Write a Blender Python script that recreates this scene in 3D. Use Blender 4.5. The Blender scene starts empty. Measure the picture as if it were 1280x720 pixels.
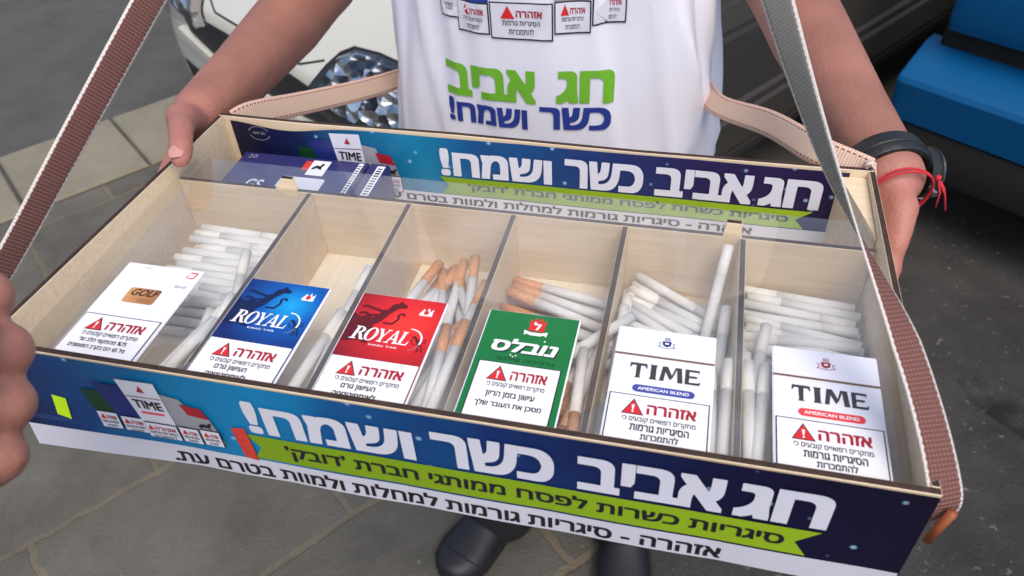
import bpy, bmesh, math, random
from mathutils import Vector, Matrix, noise
from mathutils.bvhtree import BVHTree
random.seed(7)
S = bpy.context.scene
COL = S.collection
R = math.radians

# ------------------------------------------------------------------ camera, sky, sun, exposure
TRAY_Z = 0.93
RC = Matrix(((0.97300505, 0.22652667, -0.04412299),
             (0.12035879, -0.66121125, -0.7404819),
             (-0.19691352, 0.71518204, -0.67062636)))
CAM = Vector((0.37667576, -0.23833894, 0.39061648 + TRAY_Z))
FOC = 994.63
cd = bpy.data.cameras.new("camera"); cam = bpy.data.objects.new("camera", cd); COL.objects.link(cam)
cd.sensor_width = 36; cd.lens = FOC / 1280 * 36; cd.clip_start = 0.01; cd.clip_end = 500
m3 = Matrix((RC[0], -RC[1], -RC[2])).transposed()
cam.matrix_world = Matrix.Translation(CAM) @ m3.to_4x4()
S.camera = cam
cd.dof.use_dof = True; cd.dof.focus_distance = 0.56; cd.dof.aperture_fstop = 13.0

def cam_at(u, v, depth):
    "world point seen at photo position u, v at a depth along the view axis"
    return CAM + RC.transposed() @ Vector(((u - 640) / FOC * depth, (v - 360) / FOC * depth, depth))

SUN_EL, SUN_AZ = R(60), R(150)          # azimuth measured from +Y towards +X
w = bpy.data.worlds.new("World"); S.world = w; w.use_nodes = True
nt = w.node_tree; bg = nt.nodes["Background"]
sky = nt.nodes.new("ShaderNodeTexSky"); sky.sky_type = 'NISHITA'; sky.sun_disc = False
sky.sun_elevation = SUN_EL; sky.sun_rotation = SUN_AZ; sky.air_density = 1.0; sky.dust_density = 4.0; sky.ozone_density = 1.0
nt.links.new(sky.outputs[0], bg.inputs[0]); bg.inputs[1].default_value = 0.15
sd = bpy.data.lights.new("sun", 'SUN'); sd.energy = 0.95; sd.angle = R(30); sd.color = (1, 0.95, 0.88)
sun = bpy.data.objects.new("sun", sd); COL.objects.link(sun)
sdir = Vector((math.sin(SUN_AZ) * math.cos(SUN_EL), math.cos(SUN_AZ) * math.cos(SUN_EL), math.sin(SUN_EL)))
sun.rotation_euler = sdir.to_track_quat('Z', 'Y').to_euler(); sun.location = sdir * 20
S.view_settings.view_transform = 'Standard'; S.view_settings.look = 'None'
S.view_settings.exposure = 0.5; S.view_settings.gamma = 1.0; S.view_settings.use_curve_mapping = False

# ------------------------------------------------------------------ materials
def srgb(r, g, b):
    f = lambda c: (c / 255 / 12.92) if c / 255 <= 0.04045 else ((c / 255 + 0.055) / 1.055) ** 2.4
    return (f(r), f(g), f(b))

def mat(name, col, rough=0.5, metal=0.0, var=0.0, scale=40, bump=0.0, bscale=200, coat=0.0, spec=0.5, sss=0.0, detail=4):
    m = bpy.data.materials.new(name); m.use_nodes = True
    t = m.node_tree; b = t.nodes["Principled BSDF"]
    b.inputs["Base Color"].default_value = (*col, 1); b.inputs["Roughness"].default_value = rough
    b.inputs["Metallic"].default_value = metal; b.inputs["Coat Weight"].default_value = coat
    b.inputs["Coat Roughness"].default_value = 0.05
    b.inputs["Specular IOR Level"].default_value = spec
    if sss:
        b.inputs["Subsurface Weight"].default_value = sss; b.inputs["Subsurface Radius"].default_value = (0.01, 0.004, 0.002)
        b.inputs["Subsurface Scale"].default_value = 0.5
    tc = t.nodes.new("ShaderNodeTexCoord")
    if var:
        n = t.nodes.new("ShaderNodeTexNoise"); n.inputs["Scale"].default_value = scale; n.inputs["Detail"].default_value = detail
        t.links.new(tc.outputs["Object"], n.inputs["Vector"])
        r = t.nodes.new("ShaderNodeValToRGB")
        r.color_ramp.elements[0].position = 0.3; r.color_ramp.elements[1].position = 0.7
        r.color_ramp.elements[0].color = (*[c * (1 - var) for c in col], 1)
        r.color_ramp.elements[1].color = (*[min(1, c * (1 + var)) for c in col], 1)
        t.links.new(n.outputs[0], r.inputs[0]); t.links.new(r.outputs[0], b.inputs["Base Color"])
    if bump:
        n2 = t.nodes.new("ShaderNodeTexNoise"); n2.inputs["Scale"].default_value = bscale; n2.inputs["Detail"].default_value = 3
        t.links.new(tc.outputs["Object"], n2.inputs["Vector"])
        bp = t.nodes.new("ShaderNodeBump"); bp.inputs["Strength"].default_value = bump; bp.inputs["Distance"].default_value = 0.002
        t.links.new(n2.outputs[0], bp.inputs["Height"]); t.links.new(bp.outputs[0], b.inputs["Normal"])
    return m

def wood_mat(name, c1, c2, rough=0.6, stretch=(3, 60, 60), scale=4):
    m = mat(name, c1, rough); t = m.node_tree; b = t.nodes["Principled BSDF"]
    tc = t.nodes.new("ShaderNodeTexCoord"); mp = t.nodes.new("ShaderNodeMapping"); mp.inputs["Scale"].default_value = stretch
    n = t.nodes.new("ShaderNodeTexNoise"); n.inputs["Scale"].default_value = scale; n.inputs["Detail"].default_value = 6; n.inputs["Roughness"].default_value = 0.6
    r = t.nodes.new("ShaderNodeValToRGB")
    r.color_ramp.elements[0].position = 0.3; r.color_ramp.elements[1].position = 0.75
    r.color_ramp.elements[0].color = (*c2, 1); r.color_ramp.elements[1].color = (*c1, 1)
    t.links.new(tc.outputs["Object"], mp.inputs[0]); t.links.new(mp.outputs[0], n.inputs["Vector"]); t.links.new(n.outputs[0], r.inputs[0])
    t.links.new(r.outputs[0], b.inputs["Base Color"])
    return m

def ramp_mat(name, stops, rough=0.35, axis=0, length=0.5, coat=0.0, stars=True):
    "printed artwork: a colour gradient along one axis with little printed star flecks"
    m = mat(name, stops[0][1], rough, coat=coat); t = m.node_tree; b = t.nodes["Principled BSDF"]
    tc = t.nodes.new("ShaderNodeTexCoord"); sp = t.nodes.new("ShaderNodeSeparateXYZ")
    t.links.new(tc.outputs["Object"], sp.inputs[0])
    n = t.nodes.new("ShaderNodeTexNoise"); n.inputs["Scale"].default_value = 14; n.inputs["Detail"].default_value = 2
    t.links.new(tc.outputs["Object"], n.inputs["Vector"])
    ma = t.nodes.new("ShaderNodeMath"); ma.operation = 'MULTIPLY_ADD'; ma.inputs[1].default_value = 0.09; 
    t.links.new(n.outputs[0], ma.inputs[0]); t.links.new(sp.outputs[axis], ma.inputs[2])
    mr = t.nodes.new("ShaderNodeMapRange"); mr.inputs[1].default_value = 0.045; mr.inputs[2].default_value = length + 0.045
    t.links.new(ma.outputs[0], mr.inputs[0])
    r = t.nodes.new("ShaderNodeValToRGB"); e = r.color_ramp.elements
    e[0].position, e[1].position = stops[0][0], stops[-1][0]
    e[0].color, e[1].color = (*stops[0][1], 1), (*stops[-1][1], 1)
    for p, c in stops[1:-1]:
        x = e.new(p); x.color = (*c, 1)
    t.links.new(mr.outputs[0], r.inputs[0]); out = r.outputs[0]
    if stars:
        v = t.nodes.new("ShaderNodeTexVoronoi"); v.inputs["Scale"].default_value = 62; v.inputs["Randomness"].default_value = 1
        t.links.new(tc.outputs["Object"], v.inputs["Vector"])
        r2 = t.nodes.new("ShaderNodeValToRGB"); r2.color_ramp.elements[0].position = 0.04; r2.color_ramp.elements[1].position = 0.13
        r2.color_ramp.elements[0].color = (0.75,) * 3 + (1,); r2.color_ramp.elements[1].color = (0, 0, 0, 1)
        t.links.new(v.outputs["Distance"], r2.inputs[0])
        mx = t.nodes.new("ShaderNodeMixRGB"); mx.inputs[2].default_value = (0.35, 0.6, 0.8, 1)
        t.links.new(r2.outputs[0], mx.inputs[0]); t.links.new(out, mx.inputs[1]); out = mx.outputs[0]
    t.links.new(out, b.inputs["Base Color"])
    b.inputs['Specular IOR Level'].default_value = 0.3
    return m

M = {}
M['ply'] = wood_mat('light_plywood', srgb(228, 210, 182), srgb(212, 190, 158), 0.6)
M['ply_floor'] = wood_mat('pale_plywood', srgb(232, 222, 202), srgb(220, 208, 184), 0.6, (60, 3, 60))
M['burnt'] = mat('laser_burnt_edge', srgb(54, 36, 26), 0.75, var=0.45, scale=90, bump=0.4)
M['white_paper'] = mat('white_paper', srgb(236, 237, 242), 0.35, var=0.01, scale=10)
M['stripe_paper'] = mat('banner_white', srgb(205, 205, 218), 0.4)
M['print_white'] = mat('print_white', srgb(214, 216, 230), 0.4)
M['print_black'] = mat('print_black', srgb(28, 27, 34), 0.45)
M['print_lime'] = ramp_mat('print_lime', [(0, srgb(119, 151, 27)), (0.5, srgb(128, 161, 27)), (1, srgb(151, 184, 36))], 0.4, stars=False)
M['print_red'] = mat('print_red', srgb(205, 40, 42), 0.4)
M['print_darkred'] = mat('print_dark_red', srgb(160, 28, 45), 0.4)
M['print_brown'] = mat('print_brown', srgb(118, 88, 66), 0.4)
M['print_greyblack'] = mat('print_charcoal', srgb(62, 58, 58), 0.4)
M['print_blue'] = mat('print_blue', srgb(60, 72, 150), 0.4)
M['print_pillred'] = mat('print_coral', srgb(222, 66, 70), 0.4)
M['print_gold'] = ramp_mat('print_gold', [(0, srgb(225, 180, 120)), (0.5, srgb(190, 135, 85)), (1, srgb(120, 70, 50))], 0.3, length=0.055, stars=False)
M['print_silver'] = mat('print_silver', srgb(150, 152, 160), 0.4)
M['print_yellow'] = mat('sticker_neon', srgb(200, 245, 20), 0.5)
M['sticker_red'] = mat('sticker_red', srgb(205, 62, 52), 0.5, var=0.2, scale=400)
M['print_navy'] = mat('print_navy', srgb(28, 42, 112), 0.4)
M['print_green'] = mat('print_dark_green', srgb(14, 62, 34), 0.4)
M['shirt_green'] = mat('shirt_print_green', srgb(108, 178, 40), 0.7)
M['shirt_blue'] = mat('shirt_print_blue', srgb(28, 52, 140), 0.7)
M['shirt_grey'] = mat('shirt_print_grey', srgb(170, 165, 182), 0.7)
M['banner_front'] = ramp_mat('banner_artwork', [(0, srgb(24, 26, 62)), (0.09, srgb(22, 62, 118)), (0.2, srgb(20, 112, 164)), (0.33, srgb(20, 128, 184)), (0.42, srgb(16, 86, 146)), (0.6, srgb(15, 46, 104)), (0.78, srgb(20, 22, 60)), (1, srgb(22, 15, 38))], 0.32)
M['banner_rear'] = ramp_mat('banner_artwork_rear', [(0, srgb(22, 19, 44)), (0.12, srgb(22, 31, 73)), (0.22, srgb(19, 84, 132)), (0.33, srgb(24, 124, 163)), (0.44, srgb(19, 80, 137)), (0.62, srgb(29, 51, 109)), (0.78, srgb(40, 29, 80)), (1, srgb(35, 22, 58))], 0.32)
M['carton'] = mat('carton_navy', srgb(46, 46, 98), 0.3, var=0.1, scale=20)
M['tobacco'] = mat('tobacco', srgb(112, 84, 60), 0.9, var=0.5, scale=900)
M['cig_paper'] = mat('cigarette_paper', srgb(226, 226, 226), 0.7, var=0.03, scale=300)
M['cig_white_filter'] = mat('white_tipping', srgb(232, 230, 226), 0.6, var=0.02, scale=300)
M['cig_cork'] = mat('cork_tipping', srgb(206, 146, 92), 0.6, var=0.2, scale=700)
M['skin'] = mat('skin', srgb(148, 101, 86), 0.55, var=0.14, scale=26, bump=0.4, bscale=300, sss=0.2)
t = M['skin'].node_tree; pb = t.nodes["Principled BSDF"]; prev = pb.inputs["Base Color"].links[0].from_socket     # hands are pinker than the forearms
tc = t.nodes.new("ShaderNodeTexCoord"); sp = t.nodes.new("ShaderNodeSeparateXYZ"); t.links.new(tc.outputs["Object"], sp.inputs[0])
mr = t.nodes.new("ShaderNodeMapRange"); mr.inputs[1].default_value = .30; mr.inputs[2].default_value = .265; mr.inputs[4].default_value = .8
t.links.new(sp.outputs[1], mr.inputs[0]); mx = t.nodes.new("ShaderNodeMixRGB"); mx.inputs[2].default_value = (*srgb(176, 116, 104), 1)
t.links.new(mr.outputs[0], mx.inputs[0]); t.links.new(prev, mx.inputs[1]); t.links.new(mx.outputs[0], pb.inputs["Base Color"])
M['skin_pink'] = mat('skin_light', srgb(162, 110, 95), 0.5, var=0.12, scale=30, bump=0.25, bscale=380, sss=0.25)
M['nail'] = mat('fingernail', srgb(196, 146, 134), 0.3)
M['shirt'] = mat('white_cotton', srgb(226, 227, 240), 0.85, bump=0.15, bscale=900)
M['trouser'] = mat('black_trousers', srgb(16, 16, 22), 0.8, bump=0.3, bscale=600)
M['shoe'] = mat('dark_leather', srgb(26, 26, 31), 0.5, var=0.2, scale=20, bump=0.2, bscale=150)
M['sole'] = mat('shoe_sole', srgb(22, 20, 20), 0.8)
M['hair'] = mat('dark_hair', srgb(40, 28, 20), 0.6, bump=0.8, bscale=150)
M['rubber'] = mat('black_rubber', srgb(26, 28, 30), 0.45, bump=0.2, bscale=300)
M['steel'] = mat('steel', (0.62, 0.62, 0.6), 0.25, 1.0)
M['glass_dark'] = mat('watch_glass', (0.02, 0.025, 0.03), 0.08)
M['thread'] = mat('red_thread', srgb(200, 40, 55), 0.8, bump=0.5, bscale=900)
M['dowel'] = wood_mat('orange_wood', srgb(168, 92, 50), srgb(128, 62, 34), 0.5, (60, 60, 3))
M['car_white'] = mat('pearl_white_paint', srgb(198, 196, 184), 0.22, coat=0.8, bump=0.02, bscale=3)
M['car_blue'] = mat('blue_paint', srgb(0, 80, 130), 0.45, coat=0.05, spec=0.3)
M['plastic'] = mat('grey_black_plastic', srgb(40, 39, 38), 0.55, bump=0.3, bscale=500)
M['plastic_grey'] = mat('grey_plastic', srgb(56, 54, 50), 0.5, bump=0.3, bscale=500)
M['black'] = mat('black_gap', srgb(14, 14, 15), 0.7)
M['chrome'] = mat('chrome', (0.85, 0.85, 0.86), 0.08, 1.0)
M['reflector'] = mat('headlight_reflector', (0.72, 0.73, 0.74), 0.32, 1.0)
M['lamp_dark'] = mat('lamp_housing', srgb(66, 68, 70), 0.35)
M['flutes'] = mat('fluted_reflector', (0.6, 0.61, 0.62), 0.16, 1.0)
t = M['flutes'].node_tree; vo = t.nodes.new("ShaderNodeTexVoronoi"); vo.inputs["Scale"].default_value = 26; vo.feature = 'F1'
tc = t.nodes.new("ShaderNodeTexCoord"); mp = t.nodes.new("ShaderNodeMapping"); mp.inputs["Scale"].default_value = (1, 1, 1.7); mp.inputs["Rotation"].default_value = (.4, .3, .6)
t.links.new(tc.outputs["Object"], mp.inputs[0]); t.links.new(mp.outputs[0], vo.inputs["Vector"])
bp = t.nodes.new("ShaderNodeBump"); bp.inputs["Strength"].default_value = 1.0; bp.inputs["Distance"].default_value = .03
t.links.new(vo.outputs["Distance"], bp.inputs["Height"]); t.links.new(bp.outputs[0], t.nodes["Principled BSDF"].inputs["Normal"])
r = t.nodes.new("ShaderNodeValToRGB"); r.color_ramp.interpolation = 'CONSTANT'; r.color_ramp.elements[0].color = (.1, .1, .11, 1); r.color_ramp.elements[1].position = .45; r.color_ramp.elements[1].color = (.75, .76, .77, 1)
sp = t.nodes.new("ShaderNodeSeparateXYZ"); t.links.new(vo.outputs["Color"], sp.inputs[0]); t.links.new(sp.outputs[0], r.inputs[0]); t.links.new(r.outputs[0], t.nodes["Principled BSDF"].inputs["Base Color"])
M['amber'] = mat('amber_lens', srgb(150, 96, 40), 0.2)
M['window'] = mat('dark_window_glass', (0.015, 0.018, 0.02), 0.05)

def clear_mat(name, tint, ior=1.49, rough=0.0):
    m = bpy.data.materials.new(name); m.use_nodes = True; t = m.node_tree; t.nodes.clear()
    o = t.nodes.new("ShaderNodeOutputMaterial"); tr = t.nodes.new("ShaderNodeBsdfTransparent"); g = t.nodes.new("ShaderNodeBsdfGlossy")
    f = t.nodes.new("ShaderNodeFresnel"); f.inputs[0].default_value = ior; x = t.nodes.new("ShaderNodeMixShader")
    tr.inputs[0].default_value = (*tint, 1); g.inputs["Roughness"].default_value = rough
    ge = t.nodes.new("ShaderNodeNewGeometry"); sb = t.nodes.new("ShaderNodeMath"); sb.operation = 'SUBTRACT'; sb.inputs[0].default_value = 1.0
    ml = t.nodes.new("ShaderNodeMath"); ml.operation = 'MULTIPLY'; ml.use_clamp = True     # one reflecting boundary: the entry face
    db = t.nodes.new('ShaderNodeMath'); db.operation = 'MULTIPLY'; db.inputs[1].default_value = 1.9      # both boundaries of the thin sheet together
    t.links.new(ge.outputs["Backfacing"], sb.inputs[1]); t.links.new(sb.outputs[0], ml.inputs[0]); t.links.new(f.outputs[0], db.inputs[0]); t.links.new(db.outputs[0], ml.inputs[1])
    t.links.new(ml.outputs[0], x.inputs[0]); t.links.new(tr.outputs[0], x.inputs[1]); t.links.new(g.outputs[0], x.inputs[2]); t.links.new(x.outputs[0], o.inputs[0])
    return m
M['acrylic'] = clear_mat('clear_acrylic', (0.985, 0.99, 0.985), 1.62, 0.02)
t = M['acrylic'].node_tree                                  # milky sky reflection painted into the sheet as a patchy white diffuse haze
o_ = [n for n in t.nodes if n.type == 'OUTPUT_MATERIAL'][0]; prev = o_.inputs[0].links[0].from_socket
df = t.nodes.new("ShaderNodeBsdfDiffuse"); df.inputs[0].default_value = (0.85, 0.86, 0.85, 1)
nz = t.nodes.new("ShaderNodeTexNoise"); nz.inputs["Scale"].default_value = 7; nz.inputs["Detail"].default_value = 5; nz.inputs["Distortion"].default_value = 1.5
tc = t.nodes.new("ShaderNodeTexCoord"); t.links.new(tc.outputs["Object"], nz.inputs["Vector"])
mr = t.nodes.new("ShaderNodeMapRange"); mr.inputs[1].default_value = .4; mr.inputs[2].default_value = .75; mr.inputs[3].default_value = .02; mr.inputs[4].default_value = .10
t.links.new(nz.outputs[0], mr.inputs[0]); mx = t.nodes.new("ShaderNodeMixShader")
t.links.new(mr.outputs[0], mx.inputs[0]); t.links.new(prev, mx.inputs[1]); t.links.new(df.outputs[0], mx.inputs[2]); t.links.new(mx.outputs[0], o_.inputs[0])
M['lens'] = clear_mat('clear_lens', (0.95, 0.95, 0.96), 1.3, 0.0)

# ------------------------------------------------------------------ helpers
def tag(o, label=None, cat=None, group=None, kind=None):
    if label: o['label'] = label
    if cat: o['category'] = cat
    if group: o['group'] = group
    if kind: o['kind'] = kind
    return o

def empty(name, loc, label, cat, group=None):
    o = bpy.data.objects.new(name, None); COL.objects.link(o); o.location = loc; o.empty_display_size = 0.05
    return tag(o, label, cat, group)

def obj(name, bm, mats, parent=None, smooth=False):
    me = bpy.data.meshes.new(name)
    bm.normal_update(); bm.to_mesh(me); bm.free()
    return obj_me(name, me, mats, parent, smooth)

def obj_me(name, me, mats, parent=None, smooth=False):
    if not isinstance(mats, (list, tuple)): mats = [mats]
    if len(me.materials): me.materials.clear()
    for m in mats: me.materials.append(m)
    if smooth:
        for p in me.polygons: p.use_smooth = True
    o = bpy.data.objects.new(name, me); COL.objects.link(o)
    if parent: o.parent = parent
    return o

def box(bm, x0, x1, y0, y1, z0, z1, mi=0):
    v = [bm.verts.new(p) for p in ((x0, y0, z0), (x1, y0, z0), (x1, y1, z0), (x0, y1, z0), (x0, y0, z1), (x1, y0, z1), (x1, y1, z1), (x0, y1, z1))]
    for f in ((3, 2, 1, 0), (4, 5, 6, 7), (0, 1, 5, 4), (1, 2, 6, 5), (2, 3, 7, 6), (3, 0, 4, 7)):
        bm.faces.new([v[i] for i in f]).material_index = mi
    return v

def prism(bm, pts, axis, a0, a1):
    "extrude a 2D outline along an axis (0:x with pts=(y,z), 1:y with (x,z), 2:z with (x,y))"
    def P(p, a): return {0: (a, p[0], p[1]), 1: (p[0], a, p[1]), 2: (p[0], p[1], a)}[axis]
    A = [bm.verts.new(P(p, a0)) for p in pts]; B = [bm.verts.new(P(p, a1)) for p in pts]
    n = len(pts)
    for i in range(n): bm.faces.new((A[i], A[(i + 1) % n], B[(i + 1) % n], B[i]))
    bm.faces.new(A[::-1]); bm.faces.new(B)
    bmesh.ops.recalc_face_normals(bm, faces=bm.faces)

def tube(bm, pts, rad, n=10, cap=True):
    pts = [Vector(p) for p in pts]; rings = []
    for i, p in enumerate(pts):
        d = (pts[min(i + 1, len(pts) - 1)] - pts[max(i - 1, 0)]).normalized()
        u = d.cross(Vector((0.13, 0.31, 0.94))).normalized(); v = d.cross(u)
        r = rad[i] if isinstance(rad, (list, tuple)) else rad
        rings.append([bm.verts.new(p + (u * math.cos(a) + v * math.sin(a)) * r) for a in [2 * math.pi * k / n for k in range(n)]])
    for a, b in zip(rings, rings[1:]):
        for k in range(n): bm.faces.new((a[k], a[(k + 1) % n], b[(k + 1) % n], b[k]))
    if cap: bm.faces.new(rings[0][::-1]); bm.faces.new(rings[-1])
    bmesh.ops.recalc_face_normals(bm, faces=bm.faces)

def capsule(bm, a, b, ra, rb, flat=None):
    a, b = Vector(a), Vector(b)
    t = bmesh.new()
    for c, r in ((a, ra), (b, rb)):
        bmesh.ops.create_icosphere(t, subdivisions=3, radius=r, matrix=Matrix.Translation(c))
    res = bmesh.ops.convex_hull(t, input=t.verts)
    bad = [g for g in res['geom_interior'] if isinstance(g, bmesh.types.BMVert)]
    bmesh.ops.delete(t, geom=bad, context='VERTS')
    me = bpy.data.meshes.new("tmp"); t.to_mesh(me); t.free(); bm.from_mesh(me); bpy.data.meshes.remove(me)

def limb(bm, pts):
    for (a, ra), (b, rb) in zip(pts, pts[1:]): capsule(bm, a, b, ra, rb)

def voxel(name, bm, vox, smooth=6, parent=None, m=None):
    me = bpy.data.meshes.new(name); bm.to_mesh(me); bm.free()
    o = bpy.data.objects.new(name, me); COL.objects.link(o)
    r = o.modifiers.new("r", 'REMESH'); r.mode = 'VOXEL'; r.voxel_size = vox
    s = o.modifiers.new("s", 'SMOOTH'); s.factor = 0.5; s.iterations = smooth
    dg = bpy.context.evaluated_depsgraph_get(); dg.update()
    new = bpy.data.meshes.new_from_object(o.evaluated_get(dg)); new.name = name
    bpy.data.objects.remove(o); bpy.data.meshes.remove(me)
    return obj_me(name, new, m, parent, True)

_cache = {}
from mathutils.geometry import interpolate_bezier, tessellate_polygon
def text_geo(st, res=4):
    "filled outline of a string as separate pieces [(verts, faces)]; right-to-left text is given already reversed"
    if st in _cache: return _cache[st]
    c = bpy.data.curves.new("t", 'FONT'); c.body = st; c.size = 1
    o = bpy.data.objects.new("t", c); COL.objects.link(o)
    dg = bpy.context.evaluated_depsgraph_get(); dg.update()
    cv = o.to_curve(dg); loops = []
    for sp in cv.splines:
        bp = sp.bezier_points; n = len(bp); L = []
        for k in range(n):
            a, b_ = bp[k], bp[(k + 1) % n]
            if a.handle_right_type == 'VECTOR' and b_.handle_left_type == 'VECTOR': L.append((a.co.x, a.co.y))
            else: L += [(p.x, p.y) for p in interpolate_bezier(a.co, a.handle_right, b_.handle_left, b_.co, res + 1)[:-1]]
        if len(L) > 2: loops.append(L)
    o.to_curve_clear(); bpy.data.objects.remove(o); bpy.data.curves.remove(c)
    area = lambda L: sum(p[0] * q[1] - q[0] * p[1] for p, q in zip(L, L[1:] + L[:1])) / 2
    def inside(p, L):
        r = False
        for (x0, y0), (x1, y1) in zip(L, L[1:] + L[:1]):
            if (y0 > p[1]) != (y1 > p[1]) and p[0] < (x1 - x0) * (p[1] - y0) / (y1 - y0) + x0: r = not r
        return r
    A = [area(L) for L in loops]
    hole_of = {}
    for h in range(len(A)):
        own = [k for k in range(len(A)) if k != h and A[k] * A[h] < 0 and abs(A[k]) > abs(A[h]) and inside(loops[h][0], loops[k])]
        if own: hole_of[h] = min(own, key=lambda k: abs(A[k]))
    res_ = []
    for k in range(len(A)):
        if k in hole_of: continue
        holes = [h for h in hole_of if hole_of[h] == k]
        polys = [[Vector((x, y, 0)) for x, y in loops[q]] for q in [k] + holes]
        verts = [(p.x, p.y) for q in polys for p in q]
        res_.append((verts, [tuple(t) for t in tessellate_polygon(polys)]))
    _cache[st] = res_
    return res_

def heb(s):
    out = s[::-1]
    import re
    out = re.sub(r'\d+', lambda k: k.group(0)[::-1], out)
    return out

class Print:
    "thin ink layers laid on a surface; local frame origin o, axes ux, uy, normal n (all in the parent's space)"
    def __init__(s, parent, o, ux, uy, n, deform=None, step=0.00012, fine=0.0):
        s.p, s.o, s.ux, s.uy, s.n = parent, Vector(o), Vector(ux), Vector(uy), Vector(n)
        s.d = {}; s.deform = deform; s.step = step; s.fine = fine; s.k = 0
    def bm(s, name, m): return s.d.setdefault((name, m), bmesh.new())
    def add(s, name, m, verts, faces, lvl):
        s.k += 1; h = (lvl + (s.k % 40) * 0.004) * s.step
        b = s.bm(name, m); V = [b.verts.new((x, y, h)) for x, y in verts]
        for f in faces:
            try: b.faces.new([V[i] for i in f])
            except ValueError: pass
    def poly(s, name, m, pts, lvl): s.add(name, m, pts, [tuple(range(len(pts)))], lvl)
    def rect(s, name, m, x0, y0, x1, y1, lvl, r=0.0):
        if r <= 0: return s.poly(name, m, [(x0, y0), (x1, y0), (x1, y1), (x0, y1)], lvl)
        pts = []
        for cx, cy, a0 in ((x1 - r, y0 + r, -90), (x1 - r, y1 - r, 0), (x0 + r, y1 - r, 90), (x0 + r, y0 + r, 180)):
            for k in range(6): a = R(a0 + 18 * k); pts.append((cx + r * math.cos(a), cy + r * math.sin(a)))
        s.poly(name, m, pts, lvl)
    def frame(s, name, m, x0, y0, x1, y1, wd, lvl):
        s.rect(name, m, x0, y0, x1, y0 + wd, lvl); s.rect(name, m, x0, y1 - wd, x1, y1, lvl)
        s.rect(name, m, x0, y0 + wd, x0 + wd, y1 - wd, lvl); s.rect(name, m, x1 - wd, y0 + wd, x1, y1 - wd, lvl)
    def ell(s, name, m, cx, cy, rx, ry, lvl, inner=0.0, a0=0, a1=360, n=28):
        A = [R(a0 + (a1 - a0) * k / n) for k in range(n + 1)]
        if inner <= 0: s.poly(name, m, [(cx + rx * math.cos(a), cy + ry * math.sin(a)) for a in A[:-1]], lvl)
        else:
            V = [(cx + rx * math.cos(a), cy + ry * math.sin(a)) for a in A] + [(cx + (rx - inner) * math.cos(a), cy + (ry - inner * 0.7) * math.sin(a)) for a in A]
            s.add(name, m, V, [(k, k + 1, n + 2 + k, n + 1 + k) for k in range(n)], lvl)
    def stroke(s, name, m, pts, wd, lvl):
        for (x0, y0), (x1, y1) in zip(pts, pts[1:]):
            dx, dy = x1 - x0, y1 - y0; L = math.hypot(dx, dy) or 1; nx, ny = -dy / L * wd / 2, dx / L * wd / 2
            s.poly(name, m, [(x0 + nx, y0 + ny), (x0 - nx, y0 - ny), (x1 - nx, y1 - ny), (x1 + nx, y1 + ny)], lvl)
    def text(s, name, m, st, x0, y0, x1, y1, lvl, off=0.0, shear=0.0, arch=0.0, full=True):
        pcs = text_geo(st)
        if not pcs: return
        allv = [p for v, f in pcs for p in v]
        ax, bx = min(p[0] for p in allv), max(p[0] for p in allv); ay, by = min(p[1] for p in allv), max(p[1] for p in allv)
        big = off            # heavier weight: the outline laid down again a little to each side
        ax -= big; bx += big; ay -= big * .7; by += big * .7
        ks = (-1, -.33, .33, 1) if off > .035 else ((-1, 0, 1) if off > .015 else (-1, 1))
        sh = [(big * a, big * .7 * c) for a in ks for c in ks] if off > 0 else [(0, 0)]
        for v, f in pcs:
            for dx, dy in sh:
                out = []
                for x, y in v:
                    tx, ty = (x + dx - ax) / (bx - ax), (y + dy - ay) / (by - ay)
                    out.append((x0 + tx * (x1 - x0) + shear * (ty - 0.5) * (y1 - y0), y0 + ty * (y1 - y0)))
                s.add(name, m, out, f, lvl)
    def build(s):
        res = []
        for (name, m), b in s.d.items():
            if s.fine:
                for _ in range(6):
                    ed = [e for e in b.edges if e.calc_length() > s.fine]
                    if not ed: break
                    bmesh.ops.subdivide_edges(b, edges=ed, cuts=1)
                bmesh.ops.triangulate(b, faces=b.faces)
            for v in b.verts:
                x, y, h = v.co
                if s.deform: v.co = s.deform(x, y, h)
                else: v.co = s.o + s.ux * x + s.uy * y + s.n * h
            b.normal_update()
            for f in b.faces:
                if f.normal.dot(s.n) < 0: f.normal_flip()
            res.append(obj(name, b, M[m], s.p))
        return res

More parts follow.
